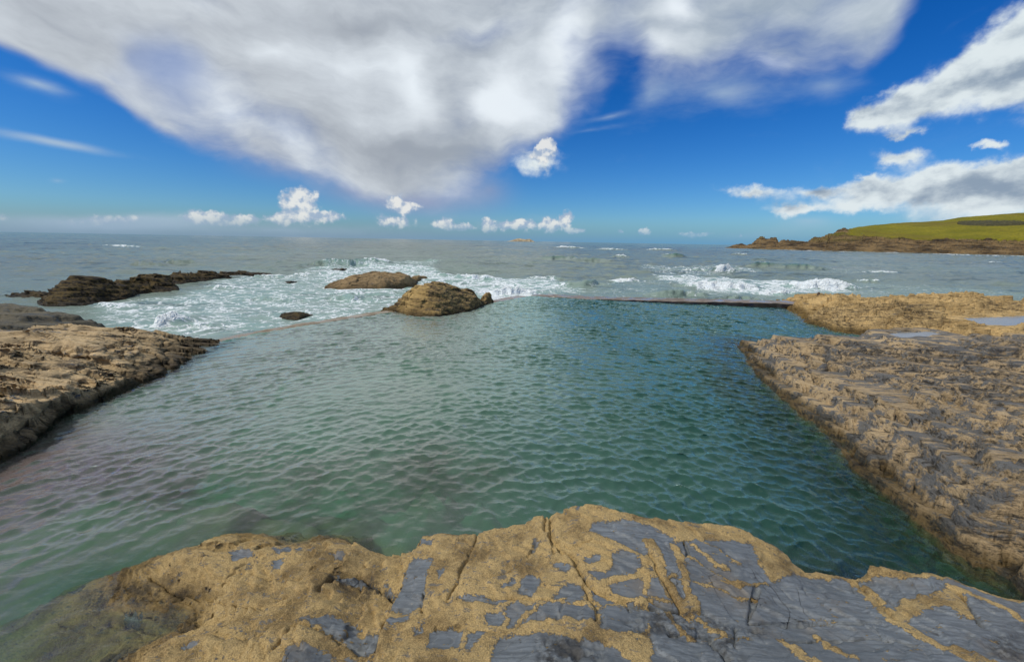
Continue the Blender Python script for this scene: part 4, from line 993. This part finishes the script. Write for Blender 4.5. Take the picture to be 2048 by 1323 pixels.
rc = nt.mix(nt.math('MULTIPLY', nt.ramp(pz.outputs[2], 4, 12), nt.ramp(ng, .45, .6)), rc, (0.11, 0.10, 0.02))
gc = nt.mix(nt.ramp(nt.noise(nt.map(pos, sc=(1, .35, 1)), .028, 5, .6), .48, .64, 0, .6), gc, (0.13, 0.10, 0.022))
c = nt.mix(nt.ramp(nt.math('ADD', g, nt.math('MULTIPLY', nt.math('SUBTRACT', nf, .5), .6)), .35, .6), rc, gc)
bs = nt.new('ShaderNodeBsdfPrincipled'); nt.put(bs.inputs['Base Color'], c); bs.inputs['Roughness'].default_value = .95; bs.inputs['Specular IOR Level'].default_value = .1
nt.put(bs.inputs['Normal'], nt.bump(nt.math('ADD', nt.math('MULTIPLY', nf, .6), nr), .8))
nt.l.new(bs.outputs[0], out.inputs[0])
grid_obj('headland', XX, YY, ZZ, mt, attrs={'grass': GG}, kind='structure')

# cloud shadow on the pasture, put in as a dark raised oval mesh
px0, py0 = 1966, 447.0
mt, nt, out = mat_new('cloud_shadow_dark')
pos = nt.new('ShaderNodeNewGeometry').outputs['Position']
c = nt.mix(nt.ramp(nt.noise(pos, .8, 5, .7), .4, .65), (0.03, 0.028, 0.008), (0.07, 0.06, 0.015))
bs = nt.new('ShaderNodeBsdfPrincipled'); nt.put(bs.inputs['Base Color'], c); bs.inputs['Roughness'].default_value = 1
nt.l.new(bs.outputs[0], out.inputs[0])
# find the oval's columns on the headland grid
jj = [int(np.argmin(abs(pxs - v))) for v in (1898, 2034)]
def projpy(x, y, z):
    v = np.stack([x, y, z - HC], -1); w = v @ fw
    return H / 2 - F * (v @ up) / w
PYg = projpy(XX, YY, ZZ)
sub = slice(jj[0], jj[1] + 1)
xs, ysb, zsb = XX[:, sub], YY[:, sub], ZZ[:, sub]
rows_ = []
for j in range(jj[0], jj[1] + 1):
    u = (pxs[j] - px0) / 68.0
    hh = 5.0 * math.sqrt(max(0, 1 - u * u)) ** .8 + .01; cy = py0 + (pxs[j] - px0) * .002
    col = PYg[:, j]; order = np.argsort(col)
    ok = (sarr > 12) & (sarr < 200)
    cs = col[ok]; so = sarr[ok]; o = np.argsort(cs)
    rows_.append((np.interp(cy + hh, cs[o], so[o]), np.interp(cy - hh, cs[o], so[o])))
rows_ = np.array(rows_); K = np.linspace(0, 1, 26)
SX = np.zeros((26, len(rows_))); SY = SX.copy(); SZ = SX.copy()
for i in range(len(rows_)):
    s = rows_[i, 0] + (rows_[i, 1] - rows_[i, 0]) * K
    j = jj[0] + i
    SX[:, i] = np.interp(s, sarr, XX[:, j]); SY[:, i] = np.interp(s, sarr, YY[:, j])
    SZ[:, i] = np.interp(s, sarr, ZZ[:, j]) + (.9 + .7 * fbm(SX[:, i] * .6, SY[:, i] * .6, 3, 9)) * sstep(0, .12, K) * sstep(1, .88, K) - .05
grid_obj('cloud_shadow', SX, SY, SZ, mt, label='dark oval standing in for a cloud shadow on the green pasture of the headland', cat='cloud_shadow', kind='stuff')

# ================================================================== ISLAND
Q = wp(1040, 484.2, SL); dq = 1900.0
q = ray(1040, 483.5); az = math.atan2(q[0], q[1]); cx, cy = math.sin(az) * dq, math.cos(az) * dq
u = np.linspace(-1, 1, 160); v = np.linspace(-1, 1, 60)
U, V = np.meshgrid(u, v)
prof = np.interp(U, [-1, -.75, -.55, -.3, -.05, .2, .35, .6, .75, 1], [-.05, .12, .35, .8, 1.0, .85, .75, .9, .55, -.05])
Zi = 15.5 * prof * (1 - V ** 2) ** .5 - 1.2 + 2.5 * fbm(U * 8, V * 4, 4, 3) * (1 - V ** 2)
rx_, ry_ = math.cos(az), -math.sin(az)
Xi = cx + U * 76 * rx_ + V * 35 * math.sin(az); Yi = cy + U * 76 * ry_ + V * 35 * math.cos(az)
mt, nt, out = mat_new('pale_island_rock')
pos = nt.new('ShaderNodeNewGeometry').outputs['Position']
nn = nt.noise(nt.map(pos, sc=(1, 1, 2)), .09, 5, .65)
c = nt.mix(nt.ramp(nn, .35, .65), (0.16, 0.12, 0.08), (0.46, 0.38, 0.24))
bs = nt.new('ShaderNodeBsdfPrincipled'); nt.put(bs.inputs['Base Color'], c); bs.inputs['Roughness'].default_value = 1
nt.l.new(bs.outputs[0], out.inputs[0])
grid_obj('island', Xi, Yi, Zi, mt, label='tiny pale rocky islet far out on the horizon', cat='island')

# ================================================================== SKY
SUN_AZ, SUN_EL = -116.0, 50.0      # degrees from the view direction (+Y), to the left
wd = bpy.data.worlds.new('World'); scene.world = wd; wd.use_nodes = True
nt = NT(wd.node_tree); nt.n.clear()
out = nt.new('ShaderNodeOutputWorld')
sky = nt.new('ShaderNodeTexSky'); sky.sky_type = 'NISHITA'; sky.sun_disc = False
sky.sun_elevation = R(SUN_EL); sky.sun_rotation = R(SUN_AZ); sky.altitude = 0; sky.dust_density = .6; sky.ozone_density = 3.0; sky.air_density = 1.0
d = nt.vm('NORMALIZE', nt.new('ShaderNodeTexCoord').outputs['Generated'])
sp = nt.new('ShaderNodeSeparateXYZ'); nt.put(sp.inputs[0], d)
azn = nt.math('MULTIPLY', nt.math('ARCTAN2', sp.outputs[0], sp.outputs[1]), 180 / math.pi)
eln = nt.math('MULTIPLY', nt.math('ARCSINE', sp.outputs[2]), 180 / math.pi)
cb = nt.new('ShaderNodeCombineXYZ'); nt.put(cb.inputs[0], azn); nt.put(cb.inputs[1], eln); AE = cb.outputs[0]
# domain warps
nw = nt.noise(d, 3.2, 4, .55, out=1)
soft_v = nt.vm('ADD', AE, nt.vm('MULTIPLY', nt.vm('SUBTRACT', nw, (.5, .5, .5)), (13, 10, 0)))
nw2 = nt.noise(d, 22, 5, .6, out=1)
cr_v = nt.vm('ADD', AE, nt.vm('MULTIPLY', nt.vm('SUBTRACT', nw2, (.5, .5, .5)), (5.0, 3.0, 0)))
nw3 = nt.noise(d, 42, 4, .55, out=1)
cu_v = nt.vm('ADD', AE, nt.vm('MULTIPLY', nt.vm('SUBTRACT', nw3, (.5, .5, .5)), (1.9, 1.3, 0)))

def blobs(vec, L, start=0.0, kind='QUADRATIC_SPHERE'):
    acc = start
    for b in L:
        px, py, rx, ry, a = b[:5]; rot = b[5] if len(b) > 5 else 0
        c0 = azel(px, py)
        ca = math.cos(R(rot)); sa = math.sin(R(rot))
        e1 = azel(px + rx * ca, py + rx * sa); e2 = azel(px + ry * sa, py - ry * ca)
        v1 = (e1[0] - c0[0], e1[1] - c0[1]); v2 = (e2[0] - c0[0], e2[1] - c0[1])
        s1 = math.hypot(*v1); s2 = math.hypot(*v2); th = math.atan2(v1[1], v1[0])
        mv = nt.map(vec, loc=(c0[0], c0[1], 0), rot=(0, 0, th), sc=(s1, s2, 1), typ='TEXTURE')
        gr = nt.new('ShaderNodeTexGradient', gradient_type=kind); nt.put(gr.inputs[0], mv)
        acc = nt.math('MULTIPLY_ADD', gr.outputs['Fac'], a, acc)
    return acc
soft = [(860, 0, 190, 90, 1.6), (980, -40, 260, 110, 1.4), (1340, 90, 190, 130, .9), (1180, 60, 120, 90, .5), (-40, 20, 330, 130, 1.2), (120, 90, 260, 100, .9, 14), (200, -60, 620, 190, 1.6), (520, 40, 420, 150, 1.1), (180, 110, 330, 120, .7, 22), (620, 130, 380, 210, 1.1), (330, 245, 190, 65, .5, 30), (520, 290, 200, 100, .7, 25),
        (760, 260, 330, 190, 1.3), (900, 190, 300, 260, 1.1), (800, 350, 330, 75, .55), (1080, 130, 190, 230, 1.1), (1060, 250, 120, 110, .5), (1110, -60, 330, 170, 1.2),
        (1500, -70, 480, 230, 1.6), (1330, 60, 170, 150, .8), (1560, 110, 330, 150, .55), (1290, 190, 170, 110, .3), (1480, 200, 330, 90, .25), (1750, 20, 220, 130, .7, -25),
        (60, 230, 240, 50, -.9), (1225, 240, 50, 150, -.5), (1210, 320, 110, 90, -.4), (1900, 60, 170, 110, -.9, -35), (850, 420, 260, 60, .3)]
veil = [(60, 170, 150, 34, .7, 14), (110, 285, 230, 20, .85, 9), (230, 440, 360, 34, 1.0), (1000, 440, 500, 40, .2), (1215, 235, 100, 14, .35, -14), (1180, 262, 130, 12, .3, -10), (420, 190, 130, 16, .4, 8), (120, 360, 40, 12, .35),
        (560, 460, 700, 40, .45), (1500, 470, 380, 45, .3), (1900, 440, 250, 60, .5), (1620, 440, 180, 40, .35), (1450, 190, 280, 95, .55), (1300, 190, 120, 130, .4), (1650, 170, 160, 80, .4), (370, 150, 170, 120, .35), (1870, 410, 330, 80, .5)]
white = [(1150, 90, 70, 190, 1.0), (1010, 190, 110, 110, .9), (950, 225, 90, 55, 1.0), (820, 180, 70, 170, .8, -12), (740, 130, 240, 70, .5, 4), (560, 110, 130, 60, .5), (480, 230, 70, 130, .6, -25), (590, 300, 150, 60, .6, 20),
         (430, 20, 150, 70, .4), (60, 170, 160, 40, .6), (110, 285, 260, 24, .7), (1330, 40, 80, 60, 1.1), (1300, 120, 70, 60, .4), (1530, 140, 80, 40, .5), (1210, 235, 120, 30, .3), (200, 430, 300, 40, .6), (1015, 240, 160, 60, .4),
         (860, 300, 330, 60, -.5), (960, 90, 120, 60, -.4), (700, 40, 260, 60, -.35)]
right = [(1745, 232, 75, 40, .9, -20), (1810, 215, 120, 55, 1.0, -18), (1900, 175, 170, 75, 1.1, -25), (1990, 130, 150, 110, 1.1, -35), (2050, 60, 110, 110, .9), (2120, 130, 200, 130, 1.2), (1820, 262, 50, 14, .6), (1798, 316, 95, 30, .85), (1990, 291, 60, 16, .75),
         (2030, 330, 130, 32, .85, -12), (1950, 370, 330, 52, 1.3), (1990, 405, 360, 65, 1.1), (1640, 386, 110, 22, .9), (1500, 388, 110, 22, .8, 8), (1590, 417, 120, 18, .75), (1080, 325, 75, 38, .75), (1055, 300, 50, 30, .3), (1740, 365, 60, 18, .6)]
cum = [(601, 392, 52, 28, 1.3), (595, 410, 60, 12, .6), (605, 432, 80, 30, .75), (560, 440, 35, 20, .7), (665, 435, 45, 20, .5), (790, 402, 30, 24, 1.0), (812, 415, 44, 18, 1.1), (790, 443, 62, 24, .7), (410, 435, 75, 24, 1.0), (470, 445, 60, 16, .6), (500, 438, 50, 20, .6),
       (885, 447, 36, 20, .8), (930, 455, 40, 14, .6), (975, 452, 26, 24, 1.1), (1010, 452, 26, 18, .9), (1045, 450, 42, 20, 1.0), (1098, 450, 32, 24, 1.1), (1133, 440, 22, 28, 1.2), (1155, 462, 36, 10, .7), (1288, 464, 20, 14, 1.2), (1243, 465, 12, 8, .8),
       (1092, 296, 32, 26, 1.3), (1080, 315, 40, 20, .8), (1385, 469, 60, 11, .7), (1478, 470, 10, 10, .6), (5, 435, 30, 18, .6), (200, 440, 160, 20, .5)]
soft = [(b[0], b[1], b[2] * (1.22 if b[4] > 0 else .95), b[3] * (1.2 if b[4] > 0 else .95), b[4] * 1.45 if b[4] > 0 else b[4] * 1.3, *b[5:]) for b in soft]
C1 = blobs(soft_v, soft)
nsoft = nt.noise(nt.map(d, sc=(1, 1, 1.6)), 4.5, 6, .52)
nstk = nt.noise(nt.map(d, rot=(0, 0, 0), sc=(1.0, 1.0, 3.0)), 9, 5, .6)
hole = nt.ramp(nt.math('ADD', blobs(soft_v, [(375, 150, 150, 120, 1.5), (300, 130, 90, 60, .5), (1222, 150, 42, 190, 1.1), (1180, 330, 120, 90, .5), (1450, 210, 300, 70, .6), (240, 170, 120, 40, .5, 20)]), nt.math('MULTIPLY', nt.math('SUBTRACT', nsoft, .5), .8)), .0, 1.3, 0, .55)
wis = nt.noise(nt.map(soft_v, rot=(0, 0, .5), sc=(.035, .10, 1)), 1.8, 7, .62)
Cs = nt.ramp(C1, 0, 1.5)
cover1 = nt.ramp(nt.math('ADD', nt.math('MULTIPLY', Cs, 1.15), nt.math('ADD', nt.math('MULTIPLY', nt.math('SUBTRACT', nsoft, .5), .8), nt.math('MULTIPLY', nt.math('SUBTRACT', wis, .5), .95))), .08, 1.12)
rainv = nt.ramp(blobs(AE, [(840, 400, 260, 85, 1.0), (700, 380, 200, 60, .5), (980, 380, 120, 90, .5), (560, 340, 200, 60, .4), (420, 290, 200, 50, .3, 25)]), 0, 1.0, 0, .85)
CV = blobs(soft_v if False else nt.vm('ADD', AE, nt.vm('MULTIPLY', nt.vm('SUBTRACT', nw, (.5, .5, .5)), (5, 2.2, 0))), veil)
coverv = nt.ramp(nt.math('ADD', CV, nt.math('MULTIPLY', nt.math('SUBTRACT', nstk, .5), .5)), .05, .8, 0, .75)
Bw = blobs(soft_v, white)
nmid = nt.noise(nt.map(soft_v, sc=(.05, .09, 1)), 1.6, 6, .58)
bright = nt.ramp(nt.math('ADD', Bw, nt.math('ADD', nt.math('MULTIPLY', nt.math('SUBTRACT', nsoft, .5), 1.0), nt.math('ADD', nt.math('MULTIPLY', nt.math('SUBTRACT', nmid, .5), .9), nt.math('MULTIPLY', nt.math('SUBTRACT', wis, .5), 1.1)))), -.6, .9)
S = 10.0     # cloud radiance over the background strength of 0.1
def cc(r, g, b):   # picture value to radiance
    l = lambda v: (v / 255 / 12.92 if v < 10 else ((v / 255 + .055) / 1.055) ** 2.4) * S
    return (l(r), l(g), l(b))
over = nt.math('MULTIPLY', nt.ramp(nt.math('ADD', eln, nt.math('MULTIPLY', nt.math('SUBTRACT', nsoft, .5), 30)), 30, 44), nt.ramp(nt.noise(d, 2.2, 5, .55), .30, .46, .55, 1.0))
cover1 = nt.math('MAXIMUM', cover1, over)
bright = nt.math('MAXIMUM', bright, nt.math('MULTIPLY', over, nt.ramp(nsoft, .40, .62, .35, 1.0)))
grey_c = nt.mix(nt.ramp(azn, -35, 50), cc(158, 165, 175), cc(148, 166, 184))
col1 = nt.mix(bright, grey_c, cc(232, 240, 247))
col1 = nt.mix(hole, col1, cc(98, 132, 194))
# warm the lit, cool the dense
skyc = nt.new('ShaderNodeHueSaturation'); skyc.inputs['Saturation'].default_value = 1.35; skyc.inputs['Value'].default_value = 1.0
nt.put(skyc.inputs['Color'], sky.outputs[0])
tint = nt.mix(nt.ramp(eln, 0, 26), (0.43, 0.72, 1.05), (0.12, 0.59, 1.02))
skcol = nt.mix(1.0, skyc.outputs[0], tint, 'MULTIPLY')
c = nt.mix(coverv, skcol, cc(176, 196, 214))
c = nt.mix(rainv, c, cc(146, 156, 186))
# edge of thin cloud scatters less: deeper blue-violet base first
c = nt.mix(nt.ramp(cover1, 0, .55), c, nt.mix(.5, c, cc(92, 122, 186)))
c = nt.mix(cover1, c, col1)
right = [(b[0], b[1], b[2] * 1.15, b[3] * 1.15, *b[4:]) for b in right] + [(1760, 385, 140, 48, .9), (1700, 410, 120, 30, .5), (1860, 352, 60, 20, .7), (1740, 352, 50, 16, .6)]
cum = [(b[0], b[1], b[2] * 1.12, b[3] * 1.12, *b[4:]) for b in cum]
C2 = blobs(cr_v, right)
nb = nt.noise(nt.map(d, sc=(1, 1, 1.6)), 13, 7, .54)
e2 = nt.math('ADD', C2, nt.math('MULTIPLY', nt.math('MULTIPLY', nt.math('SUBTRACT', nb, .5), 1.1), nt.ramp(C2, 0, .2)))
cov2 = nt.ramp(e2, .03, .58)
off = nt.vm('ADD', d, (-.018, 0.0, .03))
nb2 = nt.noise(nt.map(off, sc=(1, 1, 1.6)), 13, 7, .54)
lit2 = nt.ramp(nt.math('ADD', nt.math('MULTIPLY', nt.math('SUBTRACT', nb, nb2), 1.8), nt.math('SUBTRACT', .68, nt.math('MULTIPLY', C2, .24))), .0, .8)
col2 = nt.mix(lit2, cc(140, 158, 178), cc(222, 232, 236))
c = nt.mix(cov2, c, col2)
C3 = blobs(cu_v, cum)
nc = nt.noise(d, 48, 6, .55); nc2 = nt.noise(nt.vm('ADD', d, (-.006, 0, .010)), 48, 6, .55)
e3 = nt.math('ADD', C3, nt.math('MULTIPLY', nt.math('MULTIPLY', nt.math('SUBTRACT', nc, .5), .8), nt.ramp(C3, 0, .2)))
cov3 = nt.math('MULTIPLY', nt.ramp(e3, .08, .36), nt.ramp(eln, .5, 2.6, .25, 1.0))
lit3 = nt.ramp(nt.math('ADD', nt.math('MULTIPLY', nt.math('SUBTRACT', nc, nc2), 2.6), nt.math('MULTIPLY', C3, .8)), .0, .8)
col3 = nt.mix(lit3, cc(165, 182, 205), cc(236, 236, 232))
c = nt.mix(nt.math('MULTIPLY', cov3, .88), c, col3)
# horizon air
c = nt.mix(nt.ramp(eln, -1, 3.2, .8, 0), c, nt.mix(nt.ramp(azn, -30, 25), cc(132, 158, 186), cc(96, 158, 205)))
wd.cycles.sampling_method = 'NONE'
bg = nt.new('ShaderNodeBackground'); bg.inputs['Strength'].default_value = .1
nt.put(bg.inputs[0], c); nt.l.new(bg.outputs[0], out.inputs[0])

sun = bpy.data.lights.new('sun', 'SUN'); sun.energy = 3.2; sun.angle = R(3); sun.color = (1.0, .93, .82)
so = bpy.data.objects.new('sun', sun); COL.objects.link(so)
sd_ = Vector((math.sin(R(SUN_AZ)) * math.cos(R(SUN_EL)), math.cos(R(SUN_AZ)) * math.cos(R(SUN_EL)), math.sin(R(SUN_EL))))
so.rotation_euler = sd_.to_track_quat('Z', 'Y').to_euler(); so.location = (0, 0, 30)

scene.view_settings.view_transform = 'Standard'; scene.view_settings.look = 'None'; scene.view_settings.gamma = 1
scene.view_settings.exposure = 0.0
scene.render.engine = 'CYCLES'
scene.cycles.use_denoising = True
scene.cycles.sample_clamp_direct = 1.6
scene.cycles.max_bounces = 6; scene.cycles.diffuse_bounces = 2; scene.cycles.glossy_bounces = 2; scene.cycles.transparent_max_bounces = 8
scene.cycles.caustics_reflective = False; scene.cycles.caustics_refractive = False
print('done', time.time() - T0)
